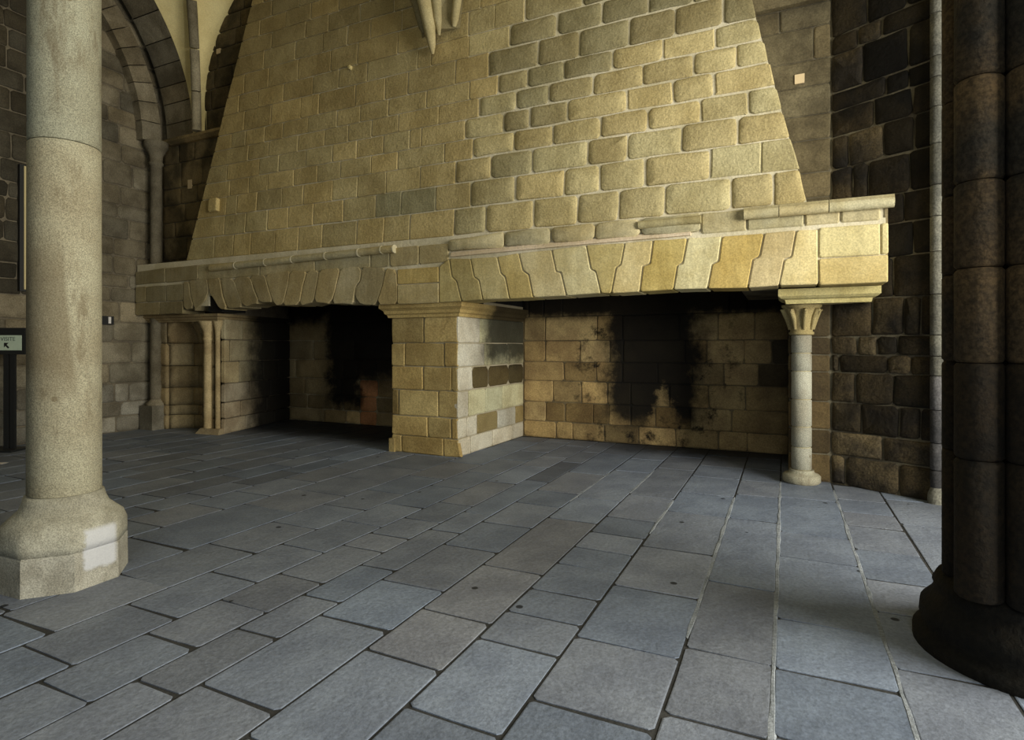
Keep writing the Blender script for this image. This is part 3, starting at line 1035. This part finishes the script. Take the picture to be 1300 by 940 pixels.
# lintel: voussoirs with joggled joints, blocks between them, band and roll mouldings above
lintel = box('lintel', (-4.3, 7.075, 2.30), (0.94, 7.60, 2.93), M_MORTAR, fireplace)
box('lintel_core', (-8.98, 7.075, 2.40), (-4.3, 7.60, 2.93), M_MORTAR, lintel)
box('lintel_core', (-11.28, 7.075, 2.32), (-9.25, 7.60, 2.93), M_MORTAR, lintel)
box('lintel_core', (-9.25, 7.075, 2.50), (-8.98, 7.60, 2.93), M_MORTAR, lintel)
box('lintel_core', (-9.30, 7.11, 2.21), (-8.95, 7.60, 2.5), M_SOOT, lintel)  # black plug added so the notch reads as deep shade
FM = Frame((0, 7.05, 0), (1, 0, 0), (0, 0, 1))
JOINTS.sort(key=lambda p: p[0][0])


def vtop(p): return p[0]


def vou(name, left, right, color, top_add=0.0, **kw):
    poly = list(left) + list(reversed(right))
    kk = dict(gap=0.013, depth=0.45, bevel=0.010, rnd=0.012, bulge=0.003, jit=0.003)
    kk.update(kw)
    stone(name, poly, FM, lintel, M_VOUSS, color=color, **kk)


ZT_L = 2.775
RIGHT_TONES = [(-4.17, (0.84, 0.80, 0.62)), (-3.8, (0.92, 0.90, 0.78)), (-3.4, (1.08, 1.0, 0.74)), (-2.95, (1.22, 1.20, 1.14)), (-2.45, (1.20, 1.22, 1.18)),
               (-1.98, (1.02, 0.97, 0.74)), (-1.57, (1.16, 1.12, 1.0)), (-1.2, (1.0, 0.90, 0.56)), (-0.83, (1.20, 1.24, 1.22)), (-0.42, (0.98, 0.84, 0.50)),
               (-0.05, (1.0, 0.94, 0.86)), (0.2, (1.16, 1.12, 0.98))]
NOTCH = min(range(len(JOINTS)), key=lambda i: abs(JOINTS[i][0][0] + 9.24))
for i, (l_, r_) in enumerate(zip(JOINTS[:-1], JOINTS[1:])):
    xm = (l_[0][0] + r_[0][0]) / 2
    if abs(l_[0][0] - JOINTS[-1][0][0]) < 0.01:
        continue
    if -5.3 < xm < -4.4 and abs(l_[0][0] - l_[-1][0]) < 0.05 and abs(r_[0][0] - r_[-1][0]) < 0.05:
        zs_ = (l_[0][1] + l_[-1][1]) / 2 + 0.03
        for za, zb2, cc in ((l_[-1][1], zs_, (1.0, 0.95, 0.85)), (zs_, l_[0][1], (0.92, 0.80, 0.52))):
            vou('voussoir', [(l_[0][0], zb2), (l_[0][0], za)], [(r_[0][0], zb2), (r_[0][0], za)], cc)
        continue
    if xm > -4.4:
        c = min(RIGHT_TONES, key=lambda t: abs(t[0] - xm))[1]
    else:
        k = R.uniform(0.74, 0.90) * (0.84 if xm < -7.6 else 1.0)
        w = R.uniform(-0.02, 0.06)
        c = (k * (1 + w), k * 0.97, k * (0.95 - 2 * w))
    kw = {}
    if xm < -4.4:
        kw = dict(jit=0.010, rnd=0.05)
    if abs(l_[0][0] - JOINTS[NOTCH][0][0]) < 1e-6:      # broken notch beside this voussoir
        l_ = [l_[0], l_[1], (l_[1][0] + 0.12, 2.43), (l_[1][0] + 0.27, 2.245)]
    if abs(r_[0][0] - JOINTS[NOTCH][0][0]) < 1e-6:
        r_ = [r_[0], r_[1], (r_[1][0] - 0.12, 2.40), (r_[1][0] - 0.38, 2.22)]
        kw = dict(jit=0.006, rnd=0.03)
    if -8.2 < xm < -7.85 and xm < -4.4:                 # spalled foot
        l_, r_ = l_[:-1] + [(l_[-1][0], 2.33)], r_[:-1] + [(r_[-1][0], 2.32)]
    if -6.0 < xm < -5.5:                                # broken lower corner
        l_ = l_[:-1] + [(l_[-1][0] + 0.02, 2.36), (l_[-1][0] + 0.17, 2.225)]
    vou('voussoir', l_, r_, c, **kw)
# left end: two courses of plain blocks; right end: two long blocks
for za, zb2, xs_ in ((2.19, 2.43, [-11.28, -10.55, -9.90]), (2.43, 2.74, [-11.28, -10.95, -10.37, -9.90])):
    for a_, b_ in zip(xs_[:-1], xs_[1:]):
        vou('lintel_block', [(a_, zb2), (a_, za)], [(b_, zb2), (b_, za)], tint(0.56, 0.16, 0.03), jit=0.006, rnd=0.02)
for za, zb2, xs_ in ((2.255, 2.545, [0.325, 0.965]), (2.545, 2.875, [0.325, 0.895, 0.965])):
    for a_, b_ in zip(xs_[:-1], xs_[1:]):
        vou('lintel_block', [(a_, zb2), (a_, za)], [(b_, zb2), (b_, za)], (1.08, 1.0, 0.78) if za < 2.4 else (1.05, 1.04, 0.9))
# band courses under the hood
band = box('band', (-11.27, 7.09, 2.90), (0.93, 7.5, 3.16), M_MORTAR, fireplace)
FBD = Frame((0, 7.06, 0), (1, 0, 0), (0, 0, 1))
xs_ = [-11.29, -10.4] + BAND_L[:-1] + [-4.30]
for a_, b_ in zip(xs_[:-1], xs_[1:]):
    k = 0.62 if b_ < -9.3 else 0.85
    za = 2.775 if b_ < -4.8 else 2.775
    stone('band_stone', [(a_, za), (b_, za + 0.01), (b_, 3.06), (a_, 3.06 if b_ > -9.9 else 3.03)], FBD, band, M_VOUSS, depth=0.2, jit=0.006, rnd=0.02, gap=0.010, color=tint(k, 0.08, 0.02))
xs_ = [-4.30] + BAND_R[1:] + [0.90]
for i, (a_, b_) in enumerate(zip(xs_[:-1], xs_[1:])):
    rough = b_ < -0.85
    za = 2.93 if rough else 2.90
    stone('band_stone', [(a_, za), (b_, za), (b_, 3.15), (a_, 3.15 if i else 3.10)], FBD, band, M_VOUSS, depth=0.2, jit=0.012 if rough else 0.003, rnd=0.03 if rough else 0.01,
          bulge=0.02 if rough else 0.0, gap=0.016, color=tint(0.86 if rough else 0.95, 0.08, -0.01), proud=0.012 if rough else 0.0)
# sloping mortar fillet under the rough band
fv = []
for x_, z_ in ((-4.25, 2.86), (-2.6, 2.885), (-1.0, 2.90)):
    fv += [(x_, 7.035, z_), (x_, 7.035, z_ + 0.02), (x_, 7.065, z_ + 0.065), (x_, 7.08, z_)]
ff = []
for i in range(2):
    for k in range(4):
        ff.append((i * 4 + k, (i + 1) * 4 + k, (i + 1) * 4 + (k + 1) % 4, i * 4 + (k + 1) % 4))
ff += [(3, 2, 1, 0), (8, 9, 10, 11)]
mesh_object('mortar_fillet', fv, ff, M_MORTAR, band, color=(1.05, 0.95, 0.95))
# surviving lengths of roll moulding
roll_l = [(-9.13, 7.03, 2.975), (-8.5, 7.03, 2.985), (-7.8, 7.03, 2.995), (-7.2, 7.03, 3.005), (-6.5, 7.03, 3.015), (-5.85, 7.03, 3.025), (-5.42, 7.03, 3.035), (-5.20, 7.03, 3.035)]
for a_, b_ in zip(roll_l[:-1], roll_l[1:]):
    A, B = Vector(a_), Vector(b_)
    d = (B - A).normalized() * 0.008
    tube('roll_moulding', [A + d, B - d], [0.058, 0.058], M_VOUSS, band, 14, color=tint(0.95, 0.06, 0.01))
    ring_w = 0.02
    tube('roll_ring', [B - d * 2.5, B + d * 0.5], [0.063, 0.063], M_MORTAR, band, 14, color=(0.9, 0.9, 0.85))
tube('roll_moulding', [(-1.60, 7.03, 3.065), (-0.88, 7.03, 3.07)], [0.05, 0.05], M_VOUSS, band, 14, color=(0.72, 0.72, 0.66))
rl = [-0.42, -0.06, 0.42, 1.01]
for a_, b_ in zip(rl[:-1], rl[1:]):
    tube('roll_moulding', [(a_ + 0.004, 7.02, 3.075), (b_ - 0.004, 7.02, 3.075)], [0.058, 0.058], M_VOUSS, band, 16, color=tint(0.95, 0.04, -0.01))
    mesh_object('weathering_slab', [(a_ + .003, 6.975, 3.11), (b_ - .003, 6.975, 3.11), (b_ - .003, 7.5, 3.11), (a_ + .003, 7.5, 3.11), (a_ + .003, 7.0, 3.15), (b_ - .003, 7.0, 3.15), (b_ - .003, 7.5, 3.19), (a_ + .003, 7.5, 3.19)],
                [(0, 3, 2, 1), (4, 5, 6, 7), (0, 1, 5, 4), (1, 2, 6, 5), (2, 3, 7, 6), (3, 0, 4, 7)], M_VOUSS, band, color=(0.72, 0.72, 0.70))
box('return_end', (0.93, 7.08, 2.27), (0.96, 7.55, 3.12), M_VOUSS, band, color=(0.45, 0.42, 0.4))

# central pier
pier = prism('pier', [(-5.405, 7.27), (-4.27, 7.27), (-4.24, 9.6), (-5.405, 9.6)], 0.0, 2.3, M_MORTAR, fireplace, color=(0.62, 0.6, 0.58))
FPF = Frame((0, 7.25, 0), (1, 0, 0), (0, 0, 1))
PS = Vector((-4.22 + 4.25, 9.5 - 7.25)).normalized()
FPS = Frame((-4.25 - PS.x * 7.25 / PS.y, 0, 0), (PS.x, PS.y, 0), (0, 0, 1))


def pier_col(u, z, k):
    if R.random() < 0.18 and z < 0.9:
        return tint(0.5, 0.1, 0.02)
    return tint(0.95, 0.14, 0.03)


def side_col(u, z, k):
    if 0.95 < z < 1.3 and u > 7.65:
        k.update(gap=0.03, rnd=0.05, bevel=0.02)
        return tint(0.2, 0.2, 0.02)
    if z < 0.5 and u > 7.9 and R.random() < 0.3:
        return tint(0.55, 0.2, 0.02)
    t = tint(1.42, 0.10, -0.05)  # pale side stones, lightened further in colour for window light on this face
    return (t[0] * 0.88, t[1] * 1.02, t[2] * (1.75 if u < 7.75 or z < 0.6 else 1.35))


courses('pier_stone', PIER_FRONT, FPF, pier, M_PIER, lambda z: -5.42 - max(0, 0.22 - z) * 0.15, lambda z: -4.255 + max(0, 0.27 - z) * 0.22, col=pier_col, depth=0.06, gap=0.012, jit=0.006, rnd=0.014)
courses('pier_stone', PIER_SIDE, FPS, pier, M_PIER, 7.245, 9.5, col=side_col, depth=0.06, gap=0.014, jit=0.005, rnd=0.02)
box('pier_foot', (-5.46, 7.24, 0.0), (-5.36, 9.5, 0.20), M_PIER, pier)
imp = [(0.0, 2.03), (0.035, 2.03), (0.045, 2.07), (0.075, 2.09), (0.085, 2.13), (0.12, 2.16), (0.135, 2.17), (0.135, 2.235), (0.0, 2.235)]
moulding('impost', [(-5.42, 9.4), (-5.42, 7.25), (-4.25, 7.25), (-4.22, 9.4)], imp, M_PIER, pier, color=(1.05, 1.0, 0.9))

# fireboxes: back walls, throat and jambs
firebox_r = box('firebox_wall', (-4.3, 9.513, 0.0), (0.6, 9.9, 4.6), M_BACKM, fireplace)
FBK = Frame((0, 9.5, 0), (1, 0, 0), (0, 0, 1))


def br_col(u, z, k):
    r_ = R.random()
    if u > -0.5 and 1.0 < z < 1.7 and r_ < 0.6:
        return tint(0.25, 0.3)
    if r_ < 0.12:
        return tint(0.5, 0.2, 0.05)
    return tint(1.0, 0.16, 0.03)


courses('firebox_stone', BACK_RIGHT, FBK, firebox_r, M_BACKR, -4.22, 0.05, col=br_col, gap=0.014, rnd=0.02, jit=0.006, bulge=0.005)
firebox_l = box('firebox_wall', (-10.2, 9.513, 0.0), (-5.36, 9.9, 4.6), M_BACKLM, fireplace)


def bl_col(u, z, k):
    if -7.75 < u < -7.1 and 0.1 < z < 0.95:
        return (1.9, 1.15, 0.95)
    if -8.3 < u < -6.6 and z < 0.27:
        return tint(1.7, 0.1, 0.03)
    return tint(0.9, 0.2, 0.02)


courses('firebox_stone', BACK_LEFT, FBK, firebox_l, M_BACKL, -9.86, -5.42, col=bl_col, gap=0.016, rnd=0.03, jit=0.012, bulge=0.008)
# smoke chamber linings behind hood and lintel
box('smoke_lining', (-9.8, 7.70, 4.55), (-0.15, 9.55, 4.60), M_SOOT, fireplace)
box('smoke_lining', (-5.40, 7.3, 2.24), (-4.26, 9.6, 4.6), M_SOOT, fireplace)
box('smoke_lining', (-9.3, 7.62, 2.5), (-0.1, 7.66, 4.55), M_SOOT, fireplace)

# right jamb mass with the slender engaged column in front
jamb_r = prism('jamb', [(0.05, 7.775), (0.50, 7.775), (0.62, 7.75), (0.62, 9.6), (0.05, 9.6)], 0.0, 3.0, M_DARKM, fireplace)
jr = []
zj = [0.0, 0.33, 0.62, 0.95, 1.30, 1.50, 1.71, 2.12, 2.55, 3.0]
for a_, b_ in zip(zj[:-1], zj[1:]):
    jr.append((a_, b_, []))
courses('jamb_stone', jr, FS, jamb_r, M_BACKR, 0.03, 0.484, gap=0.014, col=lambda u, z, k: tint(0.42, 0.2, 0.04))
FJI = Frame((0.03, 0, 0), (0, -1, 0), (0, 0, 1))
colonnette = lathe('colonnette', 0.175, 7.66, [(0.10, 0.15), (0.10, 0.9), (0.10, 1.73)], M_PILAST, fireplace, 24, color=(1.0, 0.95, 0.8))
colonnette.data.materials[0] = M_COLUMN
zc = [0.155, 0.42, 0.66, 0.98, 1.31, 1.52, 1.735]
for i, (a_, b_) in enumerate(zip(zc[:-1], zc[1:])):
    k = [0.9, 0.85, 1.05, 1.2, 0.95, 0.9][i]
    lathe('colonnette_drum', 0.175, 7.66, [(0.100, a_ + 0.004), (0.109, a_ + 0.012), (0.109, b_ - 0.012), (0.100, b_ - 0.004)], M_COLUMN, colonnette, 24, color=(k * 0.92, k * 0.97, k * 1.12))
lathe('colonnette_base', 0.175, 7.66, [(0.185, 0.0), (0.205, 0.02), (0.205, 0.085), (0.185, 0.105), (0.14, 0.12), (0.13, 0.155)], M_COLUMN, colonnette, 28, color=(0.9, 0.93, 1.0))
lathe('colonnette_capital', 0.175, 7.66, [(0.122, 1.735), (0.135, 1.745), (0.135, 1.765), (0.118, 1.775), (0.125, 1.85), (0.15, 1.96), (0.185, 2.04), (0.215, 2.065), (0.215, 2.085)], M_COLUMN, colonnette, 24, color=(1.05, 0.95, 0.65))
for k in range(8):
    a_ = k * math.pi / 4 + 0.2
    ca, sa = math.cos(a_), math.sin(a_)
    tube('capital_leaf', [(0.175 + ca * 0.125, 7.66 + sa * 0.125, 1.80), (0.175 + ca * 0.15, 7.66 + sa * 0.15, 1.92), (0.175 + ca * 0.20, 7.66 + sa * 0.20, 2.03), (0.175 + ca * 0.225, 7.66 + sa * 0.225, 2.02)],
         [0.018, 0.03, 0.028, 0.016], M_COLUMN, colonnette, 8, color=(1.05, 0.95, 0.65))
ab = [(0.0, 2.085), (0.05, 2.085), (0.06, 2.13), (0.10, 2.145), (0.13, 2.17), (0.13, 2.25), (0.0, 2.25)]
moulding('abacus', [(0.06, 7.95), (0.06, 7.42), (0.80, 7.42), (0.80, 7.7)], ab, M_VOUSS, colonnette, color=(1.08, 1.08, 0.85))
box('abacus_core', (0.06, 7.42, 2.09), (0.80, 7.8, 2.25), M_VOUSS, colonnette)

# left jamb: splayed inner face, front with a rounded niche, colonnette at the angle
jamb_l = prism('jamb', [(-9.33, 7.46), (-9.93, 9.55), (-11.28, 9.55), (-11.28, 7.85), (-9.5, 7.85)], 0.0, 2.6, M_WALLM, fireplace)
DJ = Vector((-0.58, 2.2)).normalized()
FJ = Frame((-9.25, 7.35, 0), (DJ.x, DJ.y, 0), (0, 0, 1))
courses('jamb_stone', [(a_, b_, js) for a_, b_, js in JAMB_LEFT], FJ, jamb_l, M_JAMB, 0.06, 2.22, gap=0.014, jit=0.006, rnd=0.02, depth=0.07, col=lambda u, z, k: (lambda t: (t[0], t[1] * 1.02, t[2] * (1.15 if z < 0.9 else 1.0)))(tint(1.0, 0.15)))
UC, RN = -10.30, 0.50


def niche_depth(u, z):
    h = 1.58
    r_ = abs(u - UC) / RN if z < h else math.hypot((u - UC) / RN, (z - h) / 0.50)
    return 0.32 * math.sqrt(max(0.0, 1 - r_ * r_)) if r_ < 1 else 0.0


def niche_stone(u0, u1, z0, z1, color):
    nu = max(2, int((u1 - u0) / 0.05))
    nz = max(2, int((z1 - z0) / 0.05)) if z1 > 1.5 else 3
    g = 0.005
    v, f = [], []
    for i in range(nz + 1):
        for j in range(nu + 1):
            u = u0 + g + (u1 - u0 - 2 * g) * j / nu
            z = z0 + g + (z1 - z0 - 2 * g) * i / nz
            edge = 0.012 if i in (0, nz) or j in (0, nu) else 0.0
            v.append((u, 7.35 + niche_depth(u, z) + edge, z))
    n0 = len(v)
    v += [(p[0], p[1] + 0.05, p[2]) for p in v]
    w = nu + 1
    for i in range(nz):
        for j in range(nu):
            k = i * w + j
            f.append((k, k + 1, k + w + 1, k + w))
    for j in range(nu):
        f.append((j + 1, j, n0 + j, n0 + j + 1))
        k = nz * w + j
        f.append((k, k + 1, n0 + k + 1, n0 + k))
    for i in range(nz):
        k = i * w
        f.append((k, k + w, n0 + k + w, n0 + k))
        k = i * w + nu
        f.append((k + w, k, n0 + k, n0 + k + w))
    mesh_object('niche_stone', v, f, M_JAMB, jamb_l, smooth=True, color=color)


zn = [0.0, 0.27, 0.46, 0.80, 1.22, 1.66, 2.10]
for i, (a_, b_) in enumerate(zip(zn[:-1], zn[1:])):
    us = [-11.27, -10.80, -10.45 + 0.12 * (i % 2), -10.12 + 0.1 * (i % 2), -9.80, -9.5]
    for u0, u1 in zip(us[:-1], us[1:]):
        niche_stone(u0, u1, a_, b_, tint(0.8, 0.12, 0.04))
imp2 = [(0.0, 2.06), (0.03, 2.06), (0.04, 2.09), (0.07, 2.10), (0.08, 2.13), (0.12, 2.15), (0.12, 2.195), (0.0, 2.195)]
moulding('impost', [(-11.28, 7.33), (-9.35, 7.33), (-9.86, 9.4)], imp2, M_JAMB, jamb_l, color=(0.85, 0.8, 0.7))
box('impost_core', (-11.28, 7.33, 2.065), (-9.5, 7.9, 2.195), M_JAMB, jamb_l)
lathe('angle_shaft', -9.60, 7.33, [(0.075, 0.1), (0.072, 1.70), (0.085, 1.72), (0.085, 1.75), (0.072, 1.77), (0.085, 1.88), (0.14, 2.0), (0.165, 2.06)], M_JAMB, jamb_l, 20, color=(1.35, 1.3, 1.2))
lathe('angle_shaft', -9.38, 7.36, [(0.045, 0.1), (0.042, 1.80), (0.05, 1.9), (0.09, 2.06)], M_JAMB, jamb_l, 14, color=(1.15, 1.1, 1.0))
mesh_object('jamb_plinth', [(-9.78, 7.20, 0), (-9.22, 7.24, 0), (-9.74, 9.0, 0), (-9.9, 9.0, 0), (-9.72, 7.26, 0.10), (-9.27, 7.30, 0.10), (-9.76, 9.0, 0.10), (-9.9, 9.0, 0.10)],
            [(0, 3, 2, 1), (4, 5, 6, 7), (0, 1, 5, 4), (1, 2, 6, 5), (2, 3, 7, 6), (3, 0, 4, 7)], M_JAMB, jamb_l, color=(1.2, 1.2, 1.25))

# ------------------------------------------------------------------ round column at the left front
column = thing('round_column', (CXc, CYc, 0), 'pale speckled granite round column on an octagonal base at left front', 'column')
oct_rot = math.radians(-65)
def pale_patch(nt, x, y, z, pos):
    k = math_node(nt, 'MULTIPLY', step(nt, warp(nt, y, pos, 9, 0.12), CYc - 0.08, CYc - 0.05), step(nt, y, CYc + 0.16, CYc + 0.12))
    k = math_node(nt, 'MULTIPLY', k, step(nt, warp(nt, z, pos, 9, 0.1), 0.10, 0.13))
    k = math_node(nt, 'MULTIPLY', k, step(nt, z, 0.40, 0.36))
    return math_node(nt, 'MULTIPLY', math_node(nt, 'MULTIPLY', k, step(nt, x, CXc + 0.1, CXc + 0.2)), 0.75)


M_BASE = stone_mat('worn_base_granite', (0.36, 0.345, 0.29), (0.25, 0.235, 0.19), speck=0.6, speck_scale=120, bump=0.25, vary=0.02, blotch_scale=5.0, soot=pale_patch, stain=(0.55, 0.56, 0.60))
lathe('plinth', CXc, CYc, [(0.372, 0.0), (0.370, 0.235), (0.358, 0.25)], M_BASE, column, 8, smooth=False, rot=oct_rot)
# from octagon to round: bell of the base
v, f = [], []
prof = [(0.372, 0.25, 1.0), (0.374, 0.30, 0.9), (0.372, 0.36, 0.75), (0.35, 0.42, 0.55), (0.30, 0.465, 0.3), (0.262, 0.50, 0.1), (0.243, 0.545, 0.0), (0.232, 0.59, 0.0)]
seg = 48
for r_, z, w in prof:
    for k in range(seg):
        t_ = 2 * math.pi * k / seg
        loc = (t_ - oct_rot) % (math.pi / 4) - math.pi / 8
        ro = r_ * math.cos(math.pi / 8) / math.cos(loc)
        rr_ = ro * w + r_ * (1 - w) * 0.97
        v.append((CXc + rr_ * math.cos(t_), CYc + rr_ * math.sin(t_), z))
for i in range(len(prof) - 1):
    for k in range(seg):
        k2 = (k + 1) % seg
        f.append((i * seg + k, i * seg + k2, (i + 1) * seg + k2, (i + 1) * seg + k))
f.append(tuple(range(seg - 1, -1, -1)))
f.append(tuple((len(prof) - 1) * seg + k for k in range(seg)))
mesh_object('base_bell', v, f, M_BASE, column, smooth=True, color=(1.05, 1.05, 1.0))
lathe('shaft_drum', CXc, CYc, [(0.205, 0.594), (0.2115, 0.602), (0.2080, 2.972), (0.200, 2.982)], M_COLUMN, column, 64)
lathe('shaft_drum', CXc, CYc, [(0.200, 2.987), (0.2080, 2.997), (0.2060, 5.3), (0.20, 5.31)], M_COLUMN, column, 64, color=(0.86, 0.90, 0.92))
lathe('capital', CXc, CYc, [(0.215, 5.32), (0.24, 5.34), (0.24, 5.38), (0.22, 5.40), (0.25, 5.6), (0.36, 5.8), (0.40, 5.85), (0.40, 5.98)], M_COLUMN, column, 40)

# ------------------------------------------------------------------ dark clustered pier at the right front
KX, KY = 1.141, 3.847
near = thing('clustered_pier', (KX, KY, 0), 'dark brown clustered stone pier of shafts cropped at the right edge', 'pier')
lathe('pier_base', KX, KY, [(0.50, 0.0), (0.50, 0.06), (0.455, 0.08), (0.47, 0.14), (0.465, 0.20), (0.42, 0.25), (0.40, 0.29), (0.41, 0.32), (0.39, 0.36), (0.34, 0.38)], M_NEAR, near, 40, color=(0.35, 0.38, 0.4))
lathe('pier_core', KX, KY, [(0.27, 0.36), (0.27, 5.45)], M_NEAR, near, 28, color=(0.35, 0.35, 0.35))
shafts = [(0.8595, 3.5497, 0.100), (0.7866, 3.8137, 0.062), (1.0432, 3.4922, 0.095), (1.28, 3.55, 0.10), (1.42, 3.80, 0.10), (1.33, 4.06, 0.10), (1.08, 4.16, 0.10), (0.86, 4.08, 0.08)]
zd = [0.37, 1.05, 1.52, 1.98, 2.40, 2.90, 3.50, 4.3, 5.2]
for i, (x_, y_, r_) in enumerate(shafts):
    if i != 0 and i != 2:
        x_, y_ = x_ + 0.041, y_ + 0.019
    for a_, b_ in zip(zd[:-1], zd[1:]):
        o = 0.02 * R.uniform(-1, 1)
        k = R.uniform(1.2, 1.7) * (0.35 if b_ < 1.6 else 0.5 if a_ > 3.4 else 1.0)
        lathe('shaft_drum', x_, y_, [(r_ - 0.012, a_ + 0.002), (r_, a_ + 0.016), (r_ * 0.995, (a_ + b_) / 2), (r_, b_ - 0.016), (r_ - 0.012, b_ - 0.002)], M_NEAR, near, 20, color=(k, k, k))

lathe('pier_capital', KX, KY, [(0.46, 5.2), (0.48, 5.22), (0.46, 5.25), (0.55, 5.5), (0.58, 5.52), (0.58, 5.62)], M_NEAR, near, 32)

# ------------------------------------------------------------------ small things by the left wall
sign = thing('information_sign', (-10.75, 4.55, 0), 'black framed direction sign on dark legs behind the round column', 'sign')
SD = Vector((math.cos(YAW), math.sin(YAW), 0))
SF = Frame((-10.80, 4.83, 0), SD, (0, 0, 1))


def slab(name, fr, u0, u1, z0, z1, n0, n1, mat, parent):
    v = [fr.p(u, z, n) for n in (n0, n1) for u, z in ((u0, z0), (u1, z0), (u1, z1), (u0, z1))]
    return mesh_object(name, v, [(3, 2, 1, 0), (4, 5, 6, 7), (0, 1, 5, 4), (1, 2, 6, 5), (2, 3, 7, 6), (3, 0, 4, 7)], mat, parent)


slab('sign_frame', SF, -0.75, 0.27, 1.475, 1.885, -0.03, 0.03, M_BLACK, sign)
slab('sign_face', SF, -0.66, 0.225, 1.54, 1.77, 0.03, 0.036, M_PANEL, sign)
for u in (-0.55, -0.04, 0.06):
    slab('leg', SF, u - 0.035, u + 0.035, 0.0, 1.48, -0.03, 0.01, M_BLACK, sign)
slab('foot', SF, -0.7, 0.2, 0.0, 0.03, -0.2, 0.2, M_BLACK, sign)
cu = bpy.data.curves.new('lettering', 'FONT')
cu.body = 'VISITE'
cu.size = 0.085
cu.align_x = 'CENTER'
cu.extrude = 0.001
tmp = bpy.data.objects.new('lettering_source', cu)
COL.objects.link(tmp)
bpy.context.view_layer.update()
me = bpy.data.meshes.new_from_object(tmp.evaluated_get(bpy.context.evaluated_depsgraph_get()))
bpy.data.objects.remove(tmp)
M_INK = plain_mat('grey_ink', (0.10, 0.13, 0.11), 0.7)
for vtx in me.vertices:
    vtx.co = SF.p(0.02 + vtx.co.x, 1.685 + vtx.co.y, 0.038 + vtx.co.z)
me.materials.clear()
me.materials.append(M_INK)
lt = bpy.data.objects.new('lettering', me)
COL.objects.link(lt)
attach(lt, sign)
# arrow pointing up and to the left
ar = [(-0.04, 1.655), (-0.04, 1.585), (-0.018, 1.607), (0.022, 1.567), (0.040, 1.585), (0.0, 1.625), (0.03, 1.655)]
ar = [(a_ + 0.0, b_) for a_, b_ in ar]
av = [SF.p(a_, b_, 0.0385) for a_, b_ in ar] + [SF.p(a_, b_, 0.036) for a_, b_ in ar]
na = len(ar)
mesh_object('arrow', av, [tuple(range(na))] + [tuple(range(2 * na - 1, na - 1, -1))] + [(i, na + i, na + (i + 1) % na, (i + 1) % na) for i in range(na)], M_BLACK, sign)

board = thing('notice_board', (XL + 0.02, 5.45, 2.5), 'tall pale board with a black edge hung on the left wall behind the column', 'board')
box('board_frame', (XL + 0.004, 5.17, 2.50), (XL + 0.07, 5.85, 4.56), M_BLACK, board)
box('board_face', (XL + 0.07, 5.225, 2.53), (XL + 0.085, 5.82, 4.54), M_PALE, board)

dev = thing('wall_box', (XL + 0.02, 6.4, 2.0), 'small black box with an upright white stripe on the wall beside the column', 'box')
box('case', (XL + 0.004, 6.22, 2.00), (XL + 0.08, 6.63, 2.155), M_BLACK, dev)
box('white_stripe', (XL + 0.08, 6.53, 2.02), (XL + 0.088, 6.575, 2.14), M_WHITE, dev)

sv = [(-9.80, 4.18), (-9.58, 4.20), (-9.60, 4.29), (-9.79, 4.26)]
sz = (0.003, 0.006, 0.012, 0.005)
scrap = mesh_object('paper_scrap', [(x_, y_, z_ + d) for d in (0.002, 0.0) for (x_, y_), z_ in zip(sv, sz)],
                    [(0, 1, 2, 3), (7, 6, 5, 4), (0, 4, 5, 1), (1, 5, 6, 2), (2, 6, 7, 3), (3, 7, 4, 0)], M_WHITE)
tag(scrap, 'white scrap of paper lying on the floor below the sign', 'paper')
